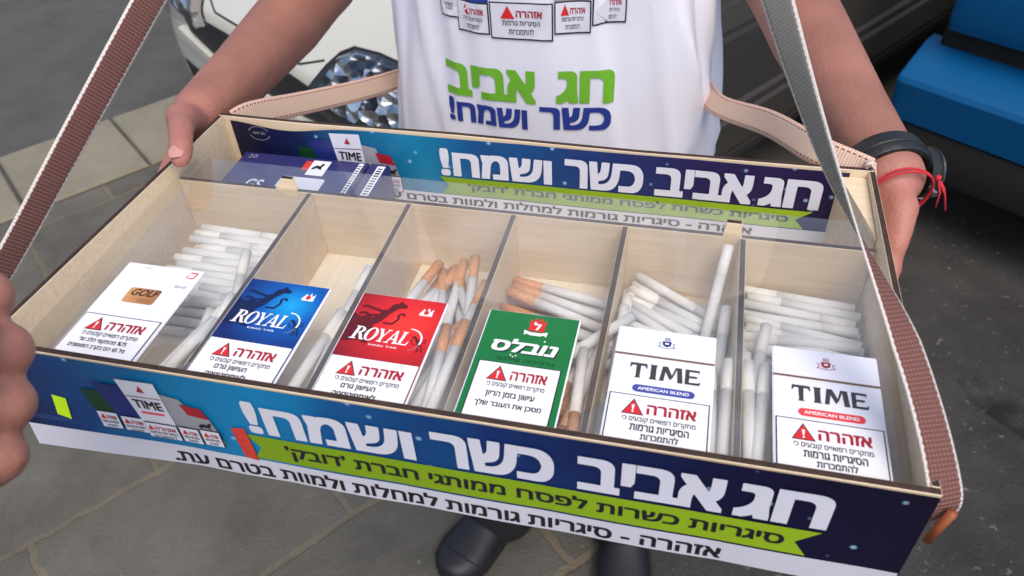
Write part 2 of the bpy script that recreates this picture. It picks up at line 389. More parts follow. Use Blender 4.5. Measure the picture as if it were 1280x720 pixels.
# hand drawn serif capitals (unit height) so that the printed names keep their serifs
def glyph(P, name, m, ch, x, y, h, wd, lvl, sh=0.0):
    def T(p): return (x + p[0] * wd + sh * p[1] * h, y + p[1] * h)
    def q(pts, dl=0): P.poly(name, m, [T(p) for p in pts], lvl)
    def serif(cx, yy, w2, t=0.07): q([(cx - w2, yy), (cx + w2, yy), (cx + w2, yy + t), (cx - w2, yy + t)])
    if ch == 'R':
        q([(.14, 0), (.36, 0), (.36, 1), (.14, 1)]); serif(.25, 0, .24); serif(.22, .93, .2)
        n = 12
        V = [T((.36 + .44 * math.sin(math.pi * k / n), .74 + .26 * math.cos(math.pi * k / n))) for k in range(n + 1)] + [T((.36 + .22 * math.sin(math.pi * k / n), .74 + .2 * math.cos(math.pi * k / n))) for k in range(n + 1)]
        P.add(name, m, V, [(k, k + 1, n + 2 + k, n + 1 + k) for k in range(n)], lvl)
        q([(.44, .5), (.66, .5), (1.0, .0), (.76, .0)]); serif(.93, 0, .14)
    if ch == 'O':
        n = 26
        V = [T((.5 + .5 * math.cos(2 * math.pi * k / n), .5 + .52 * math.sin(2 * math.pi * k / n))) for k in range(n + 1)] + [T((.5 + .25 * math.cos(2 * math.pi * k / n), .5 + .45 * math.sin(2 * math.pi * k / n))) for k in range(n + 1)]
        P.add(name, m, V, [(k, k + 1, n + 2 + k, n + 1 + k) for k in range(n)], lvl)
    if ch == 'Y':
        q([(.4, 0), (.62, 0), (.62, .46), (.4, .46)]); serif(.51, 0, .22)
        q([(.06, 1), (.32, 1), (.6, .46), (.4, .42)]); q([(.8, 1), (.9, 1), (.62, .44), (.53, .46)])
        serif(.18, .93, .18); serif(.85, .93, .16)
    if ch == 'A':
        q([(.12, 0), (.22, 0), (.55, 1), (.44, 1)]); q([(.44, 1), (.58, 1), (.94, 0), (.68, 0)]); q([(.24, .28), (.72, .28), (.72, .36), (.24, .36)])
        serif(.15, 0, .16); serif(.82, 0, .2)
    if ch == 'L':
        q([(.14, 0), (.38, 0), (.38, 1), (.14, 1)]); serif(.25, .93, .22); q([(.02, 0), (.9, 0), (.9, .08), (.02, .08)]); q([(.78, 0), (.9, 0), (.94, .32), (.88, .32)])
    if ch == 'T':
        q([(0, 1), (1, 1), (1, .84), (0, .84)]); q([(0, .86), (.13, .86), (.04, .68), (-.03, .68)]); q([(1, .86), (.87, .86), (.96, .68), (1.03, .68)])
        q([(.36, .86), (.64, .86), (.62, .1), (.69, 0), (.31, 0), (.38, .1)])
    if ch == 'I': q([(.2, 1), (.86, 1), (.76, .88), (.76, .12), (.86, 0), (.2, 0), (.3, .12), (.3, .88)])
    if ch == 'M':
        q([(.02, 0), (.2, 0), (.28, .85), (.12, 1)]); q([(.12, 1), (.34, 1), (.58, .3), (.46, .1)]); q([(.46, .1), (.58, .3), (.76, 1), (.66, 1)]); q([(.72, 1), (.92, 1), (1.0, 0), (.78, 0)])
    if ch == 'E':
        q([(.1, 0), (.34, 0), (.34, 1), (.1, 1)]); q([(.3, .86), (.9, .86), (.94, 1), (.3, 1)]); q([(.3, .44), (.8, .44), (.8, .58), (.3, .58)]); q([(.3, 0), (.94, 0), (1.0, .16), (.3, .14)]); q([(.84, .86), (.92, .9), (.9, .74)]); q([(.88, .14), (.99, .14), (.98, .28)])

# ------------------------------------------------------------------ ground
PV = R(52.1)     # direction the paving rows run (from +X)
def paving_mat(name, c1, c2, mortar, bw, rh, offs, t0, n0, msize, dirt):
    m = mat(name, c1, 0.85); t = m.node_tree; b = t.nodes["Principled BSDF"]
    tc = t.nodes.new("ShaderNodeTexCoord"); mp = t.nodes.new("ShaderNodeMapping"); mp.vector_type = 'POINT'
    mp.inputs["Rotation"].default_value = (0, 0, -PV); mp.inputs["Location"].default_value = (-t0, -n0, 0)
    br = t.nodes.new("ShaderNodeTexBrick"); br.offset = offs; br.inputs["Scale"].default_value = 1
    br.inputs["Brick Width"].default_value = bw; br.inputs["Row Height"].default_value = rh; br.inputs["Mortar Size"].default_value = msize; br.inputs["Mortar Smooth"].default_value = 0.4
    br.inputs["Color1"].default_value = (*c1, 1); br.inputs["Color2"].default_value = (*c2, 1); br.inputs["Mortar"].default_value = (*mortar, 1)
    wob = t.nodes.new("ShaderNodeTexNoise"); wob.inputs["Scale"].default_value = 22
    vm = t.nodes.new("ShaderNodeVectorMath"); vm.operation = 'MULTIPLY_ADD'; vm.inputs[1].default_value = (0.02, 0.02, 0)
    t.links.new(tc.outputs["Object"], mp.inputs[0]); t.links.new(tc.outputs["Object"], wob.inputs["Vector"])
    t.links.new(wob.outputs["Color"], vm.inputs[0]); t.links.new(mp.outputs[0], vm.inputs[2]); t.links.new(vm.outputs[0], br.inputs["Vector"])
    n1 = t.nodes.new("ShaderNodeTexNoise"); n1.inputs["Scale"].default_value = 5; n1.inputs["Detail"].default_value = 9; n1.inputs["Roughness"].default_value = 0.65
    t.links.new(tc.outputs["Object"], n1.inputs["Vector"])
    r1 = t.nodes.new("ShaderNodeValToRGB"); r1.color_ramp.elements[0].position = 0.3; r1.color_ramp.elements[1].position = 0.7
    r1.color_ramp.elements[0].color = (1 - dirt,) * 3 + (1,); r1.color_ramp.elements[1].color = (1 + dirt * .6,) * 3 + (1,)
    t.links.new(n1.outputs[0], r1.inputs[0])
    mu = t.nodes.new("ShaderNodeMixRGB"); mu.blend_type = 'MULTIPLY'; mu.inputs[0].default_value = 1
    t.links.new(br.outputs["Color"], mu.inputs[1]); t.links.new(r1.outputs[0], mu.inputs[2])
    sp = t.nodes.new("ShaderNodeTexNoise"); sp.inputs["Scale"].default_value = 75; sp.inputs["Detail"].default_value = 2
    t.links.new(tc.outputs["Object"], sp.inputs["Vector"])
    r2 = t.nodes.new("ShaderNodeValToRGB"); r2.color_ramp.elements[0].position = 0.74; r2.color_ramp.elements[1].position = 0.8
    t.links.new(sp.outputs[0], r2.inputs[0])
    mx = t.nodes.new("ShaderNodeMixRGB"); mx.inputs[2].default_value = (0.3, 0.29, 0.26, 1)
    ml = t.nodes.new("ShaderNodeMath"); ml.operation = 'MULTIPLY'; ml.inputs[1].default_value = 0.5; t.links.new(r2.outputs[0], ml.inputs[0])
    t.links.new(ml.outputs[0], mx.inputs[0]); t.links.new(mu.outputs[0], mx.inputs[1]); t.links.new(mx.outputs[0], b.inputs["Base Color"])
    bp = t.nodes.new("ShaderNodeBump"); bp.inputs["Strength"].default_value = 0.5; bp.inputs["Distance"].default_value = 0.006
    ad = t.nodes.new("ShaderNodeMath"); ad.operation = 'MULTIPLY_ADD'; ad.inputs[1].default_value = -1.2
    g = t.nodes.new("ShaderNodeTexNoise"); g.inputs["Scale"].default_value = 160; g.inputs["Detail"].default_value = 4
    t.links.new(tc.outputs["Object"], g.inputs["Vector"]); t.links.new(br.outputs["Fac"], ad.inputs[0]); t.links.new(g.outputs[0], ad.inputs[2])
    t.links.new(ad.outputs[0], bp.inputs["Height"]); t.links.new(bp.outputs[0], b.inputs["Normal"])
    return m

def asphalt_mat(name, base, speck, stain=0.5):
    m = mat(name, base, 0.9); t = m.node_tree; b = t.nodes["Principled BSDF"]
    tc = t.nodes.new("ShaderNodeTexCoord")
    a = t.nodes.new("ShaderNodeTexNoise"); a.inputs["Scale"].default_value = 4; a.inputs["Detail"].default_value = 10; a.inputs["Roughness"].default_value = 0.7
    r = t.nodes.new("ShaderNodeValToRGB"); r.color_ramp.elements[0].position = 0.3; r.color_ramp.elements[1].position = 0.72
    r.color_ramp.elements[0].color = (*[c * (1 - stain) for c in base], 1); r.color_ramp.elements[1].color = (*[c * (1 + stain) for c in base], 1)
    v = t.nodes.new("ShaderNodeTexNoise"); v.inputs["Scale"].default_value = 70; v.inputs["Detail"].default_value = 3
    r2 = t.nodes.new("ShaderNodeValToRGB"); r2.color_ramp.elements[0].position = 0.66; r2.color_ramp.elements[1].position = 0.76
    mx = t.nodes.new("ShaderNodeMixRGB"); mx.inputs[2].default_value = (*speck, 1)
    ml = t.nodes.new("ShaderNodeMath"); ml.operation = 'MULTIPLY'; ml.inputs[1].default_value = 0.6
    for n in (a, v): t.links.new(tc.outputs["Object"], n.inputs["Vector"])
    t.links.new(a.outputs[0], r.inputs[0]); t.links.new(v.outputs[0], r2.inputs[0]); t.links.new(r2.outputs[0], ml.inputs[0])
    t.links.new(ml.outputs[0], mx.inputs[0]); t.links.new(r.outputs[0], mx.inputs[1]); t.links.new(mx.outputs[0], b.inputs["Base Color"])
    bp = t.nodes.new("ShaderNodeBump"); bp.inputs["Strength"].default_value = 0.7; bp.inputs["Distance"].default_value = 0.005
    g = t.nodes.new("ShaderNodeTexNoise"); g.inputs["Scale"].default_value = 130; g.inputs["Detail"].default_value = 5
    t.links.new(tc.outputs["Object"], g.inputs["Vector"]); t.links.new(g.outputs[0], bp.inputs["Height"]); t.links.new(bp.outputs[0], b.inputs["Normal"])
    return m

tv = Vector((math.cos(PV), math.sin(PV))); nv = Vector((math.sin(PV), -math.cos(PV)))
def G(t, n, z): p = tv * t + nv * n; return (p.x, p.y, z)
b = bmesh.new(); b.faces.new([b.verts.new(p) for p in ((-150, -150, 0), (150, -150, 0), (150, 150, 0), (-150, 150, 0))])
tag(obj('road', b, asphalt_mat('road_asphalt', srgb(76, 75, 71), srgb(116, 114, 107), 0.3)), kind='structure')
b = bmesh.new(); b.faces.new([b.verts.new(p) for p in (G(-30, -1.9, .004), G(-30, 3, .004), G(1.5, 3, .004), G(1.5, -1.9, .004))])
# rows lie at n = -0.4355 - k * 0.3455
tag(obj('pavement', b, paving_mat('grey_pavers', srgb(91, 88, 80), srgb(80, 77, 69), srgb(104, 95, 79), 0.5, 0.3455, 0.5, 0.045 - 0.5, 0.4355, 0.008, 0.38)), kind='structure')
b = bmesh.new()
for k in range(-40, 40):
    t0 = 0.075 + k * 0.362
    v = [b.verts.new(G(*p)) for p in ((t0 + .004, -2.28, .004), (t0 + .358, -2.28, .004), (t0 + .358, -1.905, .004), (t0 + .004, -1.905, .004), (t0 + .01, -2.274, .012), (t0 + .352, -2.274, .012), (t0 + .352, -1.911, .012), (t0 + .01, -1.911, .012))]
    for f in ((4, 5, 6, 7), (0, 1, 5, 4), (1, 2, 6, 5), (2, 3, 7, 6), (3, 0, 4, 7)): b.faces.new([v[i] for i in f])
bmesh.ops.recalc_face_normals(b, faces=b.faces)
tag(obj('kerb', b, asphalt_mat('kerb_stone', srgb(128, 122, 105), srgb(150, 144, 126), 0.2)), kind='structure')
b = bmesh.new(); b.faces.new([b.verts.new(p) for p in ((0.34, -20, .008), (60, -20, .008), (60, 60, .008), (2.2, 3.2, .008), (.34, 1.0, .008))])
tag(obj('roadway', b, asphalt_mat('dirty_asphalt', srgb(51, 50, 48), srgb(135, 132, 126), 0.6)), kind='structure')
OIL = mat('oil', srgb(20, 20, 20), 0.8)
t = OIL.node_tree; tcn = t.nodes.new("ShaderNodeTexCoord"); mpn = t.nodes.new("ShaderNodeMapping"); mpn.inputs["Location"].default_value = (-.5, -.5, 0)
t.links.new(tcn.outputs["Generated"], mpn.inputs[0]); dn = t.nodes.new("ShaderNodeVectorMath"); dn.operation = 'LENGTH'; nzn = t.nodes.new("ShaderNodeTexNoise"); nzn.inputs["Scale"].default_value = 9; nzn.inputs["Detail"].default_value = 6
t.links.new(tcn.outputs["Object"], nzn.inputs["Vector"])
OILB = t.nodes["Principled BSDF"]; r = t.nodes.new("ShaderNodeValToRGB"); r.color_ramp.elements[0].position = .42; r.color_ramp.elements[0].color = (0, 0, 0, 1); r.color_ramp.elements[1].position = .62; r.color_ramp.elements[1].color = (.75, .75, .75, 1)
t.links.new(nzn.outputs[0], r.inputs[0]); t.links.new(r.outputs[0], OILB.inputs["Alpha"])
# an oil stain of its own shape on the roadway
b = bmesh.new()
pts = []
for k in range(40):
    a = 2 * math.pi * k / 40; rr = 1 + 0.25 * noise.noise(Vector((math.cos(a) * 1.6, math.sin(a) * 1.6, 3.1)))
    pts.append(b.verts.new((1.10 + rr * (.16 * math.cos(a) * .75 + .05 * math.sin(a) * .5), .96 + rr * (-.16 * math.cos(a) * .6 + .05 * math.sin(a) * .8), .0105)))
b.faces.new(pts)
tag(obj('oil_stain', b, OIL), 'dark oil stain on the grey asphalt right of the tray', 'stain', kind='structure')

# ------------------------------------------------------------------ tray
T = Vector((0, 0, TRAY_Z))
W_, D_, HF, HR, DM, HM = 0.5, 0.2687, 0.0778, 0.068, 0.1919, 0.057
XD = [0.109, 0.1861, 0.2629, 0.3403, 0.4176]
tray = empty('vending_tray', T, 'wooden six compartment vendor tray with printed blue banners held at waist height', 'tray')
def edge_mats(o, up=0.75):
    me = o.data
    for p in me.polygons:
        if abs(p.normal.z) > up and p.center.z > 0.02: p.material_index = 1
    return o
def panel(name, pts, axis, a0, a1, m='ply'):
    b = bmesh.new(); prism(b, pts, axis, a0, a1)
    bmesh.ops.bevel(b, geom=b.edges[:], offset=0.0003, segments=1, affect='EDGES')
    return edge_mats(obj(name, b, [M[m], M['burnt']], tray))
th = 0.004
panel('front_panel', [(-th, -.004), (W_ + th, -.004), (W_ + th, HF), (-th, HF)], 1, -th, 0)
rear_top = [(W_ + th, HR), (.34, HR - .0012), (.2, HR + .0004), (.06, HR - .001), (-th, HR)]
panel('rear_panel', [(-th, -.004), (W_ + th, -.004)] + rear_top, 1, D_, D_ + th)
side = [(0.0002, -.004), (D_ - .0002, -.004), (D_ - .0002, HR), (.0002, HF)]
panel('side_panel', side, 0, -th, 0); panel('side_panel', side, 0, W_, W_ + th)
b = bmesh.new(); box(b, .0003, W_ - .0003, .0003, D_ - .0003, -.004, 0); obj('floor_panel', b, M['ply_floor'], tray)
panel('partition', [(.0003, .0002), (W_ - .0003, .0002), (W_ - .0003, HM), (.4165, HM), (.4155, HM + .0115), (.4055, HM + .0115), (.4045, HM), (.0985, HM), (.0965, HM + .0105), (.088, HM + .0105), (.081, HM), (.0003, HM)], 1, DM, DM + th)
for x in XD: panel('divider', [(.0003, .0002), (DM - .0003, .0002), (DM - .0003, HM), (.0003, HM)], 0, x - .002, x + .002)
# little wooden slots burnt into one divider and the stick, pin at the corners
b = bmesh.new(); tube(b, [(.5075, -.004, .042), (.5115, -.004, .0665)], [.0022, .0022], 12); obj('corner_peg', b, M['dowel'], tray, True)
b = bmesh.new(); tube(b, [(.4915, .262, .0555), (.5, .262, .0555)], .0007, 8); tube(b, [(.490, .262, .0555), (.4915, .262, .0555)], .0016, 8); obj('nail', b, M['steel'], tray, True)
# foam corner wedge inside the right rear corner
b = bmesh.new(); prism(b, [(.4996, .2), (.4996, .2682), (.482, .2682)], 2, .0005, .062); obj('corner_wedge', b, M['ply'], tray)

# --- banners
def curl(x, z):
    c = 0.0
    if x < .16:
        k = (.16 - x) / .16; c += .007 * k * k * max(0, (.045 - z) / .05)
    c += .0007 * math.sin(x * 38 + z * 20) * (0.3 + max(0, .03 - z) * 18)
    return abs(c)
YF = -th - .0006
def front_def(x, z, h): return Vector((x, YF - curl(x, z) - h, z + (0.0035 * max(0, (.12 - x) / .12) if z < .02 else 0)))
def rear_def(x, z, h): return Vector((x, D_ - .0008 - h - .0006 * abs(math.sin(x * 25)), z))
def sheet(bmv, x0, x1, z0, z1, fn, nx=70, nz=12, h=0.0, edge=None):
    V = [[bmv.verts.new(fn(x0 + (x1 - x0) * i / nx, z0 + ((edge(x0 + (x1 - x0) * i / nx) if edge else z1) - z0) * j / nz, h)) for j in range(nz + 1)] for i in range(nx + 1)]
    for i in range(nx):
        for j in range(nz): bmv.faces.new((V[i][j], V[i + 1][j], V[i + 1][j + 1], V[i][j + 1]))

def pack_cluster(P, x0, z0, sc, nm='printed_packs'):
    X = lambda v: x0 + v * sc
    Z = lambda v: z0 + v * sc
    # fan of printed packs: green, blue, big white, white, red
    P.poly('green_pack_picture', 'print_green', [(X(-.028), Z(.034)), (X(-.006), Z(.036)), (X(0), Z(.002)), (X(-.024), Z(.008))], 3)
    P.poly('blue_pack_picture', 'print_navy', [(X(-.016), Z(.044)), (X(.012), Z(.044)), (X(.016), Z(.0)), (X(-.006), Z(.004))], 4)
    P.poly('pale_pack_picture', 'print_silver', [(X(.03), Z(.043)), (X(.047), Z(.04)), (X(.062), Z(.0)), (X(.036), Z(.0))], 4)
    P.poly('red_pack_picture', 'print_darkred', [(X(.046), Z(.036)), (X(.060), Z(.034)), (X(.0635), Z(.024)), (X(.049), Z(.026))], 5.5)
    P.poly('red_pack_picture', 'print_silver', [(X(.049), Z(.026)), (X(.0635), Z(.024)), (X(.068), Z(.0)), (X(.053), Z(.0))], 5)
    P.poly('white_pack_picture', 'print_white', [(X(.006), Z(.052)), (X(.034), Z(.053)), (X(.036), Z(.0)), (X(.012), Z(-.001))], 6)
    P.poly('white_pack_picture', 'print_brown', [(X(.0085), Z(.0375)), (X(.034), Z(.0385)), (X(.034), Z(.0377)), (X(.0085), Z(.0367))], 7)
    P.text('white_pack_picture', 'print_black', 'TIME', X(.0115), Z(.026), X(.0325), Z(.0345), 7, .03)
    P.poly('white_pack_picture', 'print_pillred', [(X(.014), Z(.0225)), (X(.031), Z(.023)), (X(.031), Z(.0208)), (X(.014), Z(.0203))], 7)
    P.poly('white_pack_picture', 'print_darkred', [(X(.019), Z(.0425)), (X(.0245), Z(.0425)), (X(.022), Z(.049))], 7)
    for wn, (wx, wz, ww, tm) in zip(('green_pack_picture', 'blue_pack_picture', 'white_pack_picture', 'pale_pack_picture', 'red_pack_picture'), ((-.024, -.002, .016, 3.5), (-.006, -.003, .018, 5), (.012, -.004, .0245, 8), (.037, -.004, .015, 7), (.053, -.003, .0145, 7) )):
        P.rect(wn, 'print_black', X(wx), Z(wz), X(wx + ww), Z(wz + .0165), tm)
        P.rect(wn, 'print_white', X(wx + .0006), Z(wz + .0006), X(wx + ww - .0006), Z(wz + .0159), tm + 1)
        P.poly(wn, 'print_red', [(X(wx + .002), Z(wz + .0095)), (X(wx + .0065), Z(wz + .0095)), (X(wx + .0042), Z(wz + .0145))], tm + 2)
        P.text(wn, 'print_darkred', heb('אזהרה'), X(wx + .007), Z(wz + .0095), X(wx + ww - .002), Z(wz + .013), tm + 2, .03)
        P.text(wn, 'print_black', heb('הסיגריות גורמות'), X(wx + .002), Z(wz + .0055), X(wx + ww - .002), Z(wz + .008), tm + 2, .02)
        P.text(wn, 'print_black', heb('להתמכרות'), X(wx + .004), Z(wz + .002), X(wx + ww - .004), Z(wz + .0045), tm + 2, .02)
    # small dark horse printed on the rightmost pack
    hx, hz = .054, .0155
    P.poly('red_pack_picture', 'print_black', [(X(hx), Z(hz + .002)), (X(hx + .003), Z(hz + .004)), (X(hx + .007), Z(hz + .0038)), (X(hx + .009), Z(hz + .0062)), (X(hx + .0105), Z(hz + .005)), (X(hx + .008), Z(hz + .0015)), (X(hx + .009), Z(hz - .001)), (X(hx + .006), Z(hz + .001)), (X(hx + .003), Z(hz + .001)), (X(hx + .0015), Z(hz - .001))], 8)

def banner(front):
    fn = front_def if front else rear_def
    P_n = (0, -1, 0)
    b = bmesh.new()
    if front: sheet(b, .0, .5035, -.008, .0768, fn, 200, 30)
    else: sheet(b, .006, .488, .0015, .066, fn, 160, 16, edge=lambda x: .0655 - (.006 * math.exp(-((x - .055) / .035) ** 2)))
    ba = obj('banner', b, M['banner_front' if front else 'banner_rear'], tray, True)
    P = Print(ba, (0, 0, 0), (1, 0, 0), (0, 0, 1), P_n, deform=fn, fine=.012, step=.0003)
    zt0, zt1 = (.0375, .0655) if front else (.0315, .057)
    dx = 0.0 if front else 1
    spans = [(.4185, .463), (.341, .4135), (.264, .329), (.156, .254)] if front else [(.430, .473), (.354, .425), (.285, .345), (.185, .275)]
    for s_, (a, c) in zip(('חג', 'אביב', 'כשר', 'ושמח!'), spans):
        P.text('greeting_lettering', 'print_white', heb(s_), a, zt0, c, zt1, 3, .045)
    if front: r0, r1, ra, rb = .0125, .0345, .152, .464
    else: r0, r1, ra, rb = .0135, .0298, .184, .472
    zm = (r0 + r1) / 2
    P.poly('ribbon', 'print_lime', [(ra, r0), (rb - .006, r0), (rb - .013, zm), (rb - .002, r1), (ra - .001, r1), (ra + .006, zm)], 2)
    P.text('ribbon_lettering', 'print_black', heb("סיגריות כשרות לפסח ממותגי חברת 'דובק'"), ra + .022, r0 + .0035, rb - .018, r1 - .004, 3, .028)
    if front:
        P.rect('warning_strip', 'stripe_paper', .0006, -.0078, .5029, .0105, 1)
        P.text('warning_lettering', 'print_black', heb('אזהרה - סיגריות גורמות למחלות ולמוות בטרם עת.'), .094, -.0055, .418, .0072, 2, .03)
        P.poly('neon_sticker', 'print_yellow', [(.025, .025), (.0335, .022), (.0365, .040), (.0275, .0415)], 2)
        P.poly('red_tag', 'sticker_red', [(.1455, .0125), (.1535, .0105), (.1525, .0405), (.1435, .0385)], 4)
        pack_cluster(P, .076, .022, .88)
    else:
        P.rect('warning_strip', 'stripe_paper', .1, .0016, .487, .0125, 1)
        P.text('warning_lettering', 'print_black', heb('אזהרה - סיגריות גורמות למחלות ולמוות בטרם עת.'), .125, .0035, .43, .0115, 2, .03)
        pack_cluster(P, .088, .014, .92)
        P.ell('round_seal', 'print_silver', .03, .055, .0095, .0065, 2, inner=.0006, a0=20, a1=165)
        P.ell('round_seal', 'print_silver', .03, .055, .0095, .0065, 2, inner=.0006, a0=200, a1=345)
        P.text('round_seal', 'print_silver', heb('כשר לפסח'), .0245, .054, .0355, .0568, 2, .01)
    P.build()
banner(True); banner(False)

# ------------------------------------------------------------------ clear lid
b = bmesh.new(); box(b, .0015, .4985, .0012, .2195, .0, .002)
bmesh.ops.bevel(b, geom=b.edges[:], offset=0.0003, segments=1, affect='EDGES')
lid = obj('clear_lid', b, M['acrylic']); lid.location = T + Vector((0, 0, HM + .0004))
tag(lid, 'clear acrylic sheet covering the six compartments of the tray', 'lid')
# slots for the two wooden tabs are left out of the sheet's solid: the tabs pass through it

# ------------------------------------------------------------------ cigarette packs on the lid
PW_, PL_, PT_ = .055, .088, .0022
def warning(P, x0, y1, lines, border=True, w0=.0525, m=.0015, big=False):
    x1 = x0 + w0
    P.rect('warning_label', 'print_black', x0, 0.0, x1, y1, 1)
    bw = .0007 if border else .0002
    P.rect('warning_label', 'white_paper', x0 + bw, .0006, x1 - bw, y1 - bw, 2)
    k = y1 / .037
    tx, ty, ts = x0 + .0035 * w0 / .0525 + .004, y1 - .0135, .0118
    P.poly('warning_triangle', 'print_black', [(tx, ty), (tx + ts, ty), (tx + ts / 2, ty + .0108)], 3)
    P.poly('warning_triangle', 'print_red', [(tx + .0008, ty + .0005), (tx + ts - .0008, ty + .0005), (tx + ts / 2, ty + .0095)], 4)
    P.poly('warning_triangle', 'white_paper', [(tx + ts / 2 - .0008, ty + .0064), (tx + ts / 2 + .0008, ty + .0064), (tx + ts / 2 + .0003, ty + .0028), (tx + ts / 2 - .0003, ty + .0028)], 5)
    P.ell('warning_triangle', 'white_paper', tx + ts / 2, ty + .0018, .0006, .0006, 5, n=10)
    P.text('warning_heading', 'print_darkred', heb('אזהרה'), tx + ts + .0012, ty + .0012, x1 - .0065, ty + .0078, 3, .035)
    yy = ty - .0052
    P.text('warning_lettering', 'print_black', heb('מחקרים רפואיים קובעים כי'), x0 + .0085, yy, x1 - .0065, yy + .0039, 3, .024)
    for s_, a, c in lines:
        yy -= .0051
        P.text('warning_lettering', 'print_black', heb(s_), x0 + a, yy, x0 + c, yy + .0044, 3, .034)

def crest(P, cx, cy, s, m):
    P.poly('crest', m, [(cx - .5 * s, cy + .35 * s), (cx + .5 * s, cy + .35 * s), (cx + .42 * s, cy - .25 * s), (cx, cy - .5 * s), (cx - .42 * s, cy - .25 * s)], 1)
    P.rect('crest', 'white_paper', cx - .2 * s, cy - .12 * s, cx + .2 * s, cy + .12 * s, 2)
    for k in (-1, 0, 1):
        P.stroke('crest', m, [(cx + .22 * s * k, cy + .4 * s), (cx + (.22 * k + .1) * s, cy + .6 * s), (cx + (.22 * k - .03) * s, cy + .75 * s), (cx + (.22 * k + .12) * s, cy + .95 * s)], .09 * s, 1)
    P.stroke('crest', m, [(cx - .95 * s, cy + .02 * s), (cx - .7 * s, cy + .1 * s), (cx - .72 * s, cy - .35 * s), (cx - .95 * s, cy - .5 * s), (cx - .5 * s, cy - .55 * s), (cx - .2 * s, cy - .72 * s), (cx, cy - .66 * s), (cx + .2 * s, cy - .72 * s), (cx + .5 * s, cy - .55 * s), (cx + .95 * s, cy - .5 * s), (cx + .72 * s, cy - .35 * s), (cx + .7 * s, cy + .1 * s), (cx + .95 * s, cy + .02 * s)], .07 * s, 1)

def radial_mat(name, centre, inner, mid, outer, rad):
    m = mat(name, outer, 0.28); t = m.node_tree; b = t.nodes["Principled BSDF"]
    tc = t.nodes.new("ShaderNodeTexCoord"); vm = t.nodes.new("ShaderNodeVectorMath"); vm.operation = 'DISTANCE'; vm.inputs[1].default_value = centre
    mr = t.nodes.new("ShaderNodeMapRange"); mr.inputs[2].default_value = rad
    r = t.nodes.new("ShaderNodeValToRGB"); r.color_ramp.elements[0].color = (*inner, 1); r.color_ramp.elements[1].color = (*outer, 1)
    e = r.color_ramp.elements.new(.45); e.color = (*mid, 1)
    t.links.new(tc.outputs["Object"], vm.inputs[0]); t.links.new(vm.outputs["Value"], mr.inputs[0]); t.links.new(mr.outputs[0], r.inputs[0]); t.links.new(r.outputs[0], b.inputs["Base Color"])
    return m
M['pack_white'] = mat('pack_white_card', srgb(232, 233, 242), 0.3, coat=0.3)
M['pack_green'] = mat('pack_green_card', srgb(20, 112, 56), 0.3, var=0.06, scale=40)
M['pack_blue'] = radial_mat('pack_blue_art', (.037, .068,   .0022), srgb(20, 160, 225), srgb(10, 84, 168), srgb(16, 38, 100), .04)
M['pack_red'] = radial_mat('pack_red_art', (.036, .066, .0022), srgb(238, 58, 46), srgb(205, 34, 38), srgb(120, 22, 30), .046)
M['red_dark'] = mat('print_maroon', srgb(92, 16, 24), 0.35)
M['blue_dark'] = mat('print_deep_navy', srgb(10, 26, 72), 0.35)

def lion(P, m, x, y, s, flip=1):
    "rearing heraldic horse figure with raised forelegs and a curled tail"
    F = lambda p: (x + flip * p[0] * s, y + p[1] * s)
    nm = 'rearing_figure'
    P.poly(nm, m, [F(p) for p in ((.25, .1), (.5, .35), (.62, .62), (.58, .8), (.42, .72), (.32, .5), (.1, .3))], 1)      # trunk
    P.poly(nm, m, [F(p) for p in ((.5, .7), (.62, .62), (.8, .85), (.95, .86), (.98, .95), (.84, 1.02), (.8, 1.1), (.72, 1.0), (.6, .95))], 1.3)  # neck, head
    P.stroke(nm, m, [F(p) for p in ((.5, .66), (.22, .72), (-.02, .8), (-.12, .76))], .08 * s, 1.1); P.stroke(nm, m, [F(p) for p in ((.45, .55), (.15, .5), (-.02, .58), (-.12, .5))], .08 * s, 1.2)
    P.stroke(nm, m, [F(p) for p in ((.25, .2), (.38, .0), (.2, -.15), (.25, -.35), (.4, -.36))], .1 * s, 1.1); P.stroke(nm, m, [F(p) for p in ((.15, .25), (-.02, .05), (.02, -.2), (-.12, -.34))], .1 * s, 1.2)
    P.stroke(nm, m, [F(p) for p in ((.55, .3), (.78, .3), (.88, .48), (.84, .62), (.94, .68), (1.0, .6))], .06 * s, 1.15)
    pass

PZ = HM + .0004 + .002 + .0004
def pack(x, rot, body, label, art):
    r = empty('cigarette_pack', T + Vector((x, .0042, PZ)), label, 'cigarette pack', 'packs displayed on the clear lid')
    r.rotation_euler.z = rot
    b = bmesh.new(); box(b, 0, PW_, 0, PL_, 0, PT_)
    bmesh.ops.bevel(b, geom=b.edges[:], offset=0.0006, segments=2, affect='EDGES')
    o = obj('pack_body', b, M['pack_white'], r)
    P = Print(r, (0, 0, PT_ + .0001), (1, 0, 0), (0, 1, 0), (0, 0, 1))
    if body != 'pack_white':
        P.rect('front_face', body, .0008, .0008, PW_ - .0008, PL_ - .0008, 0)
    art(P); P.build()
    return r

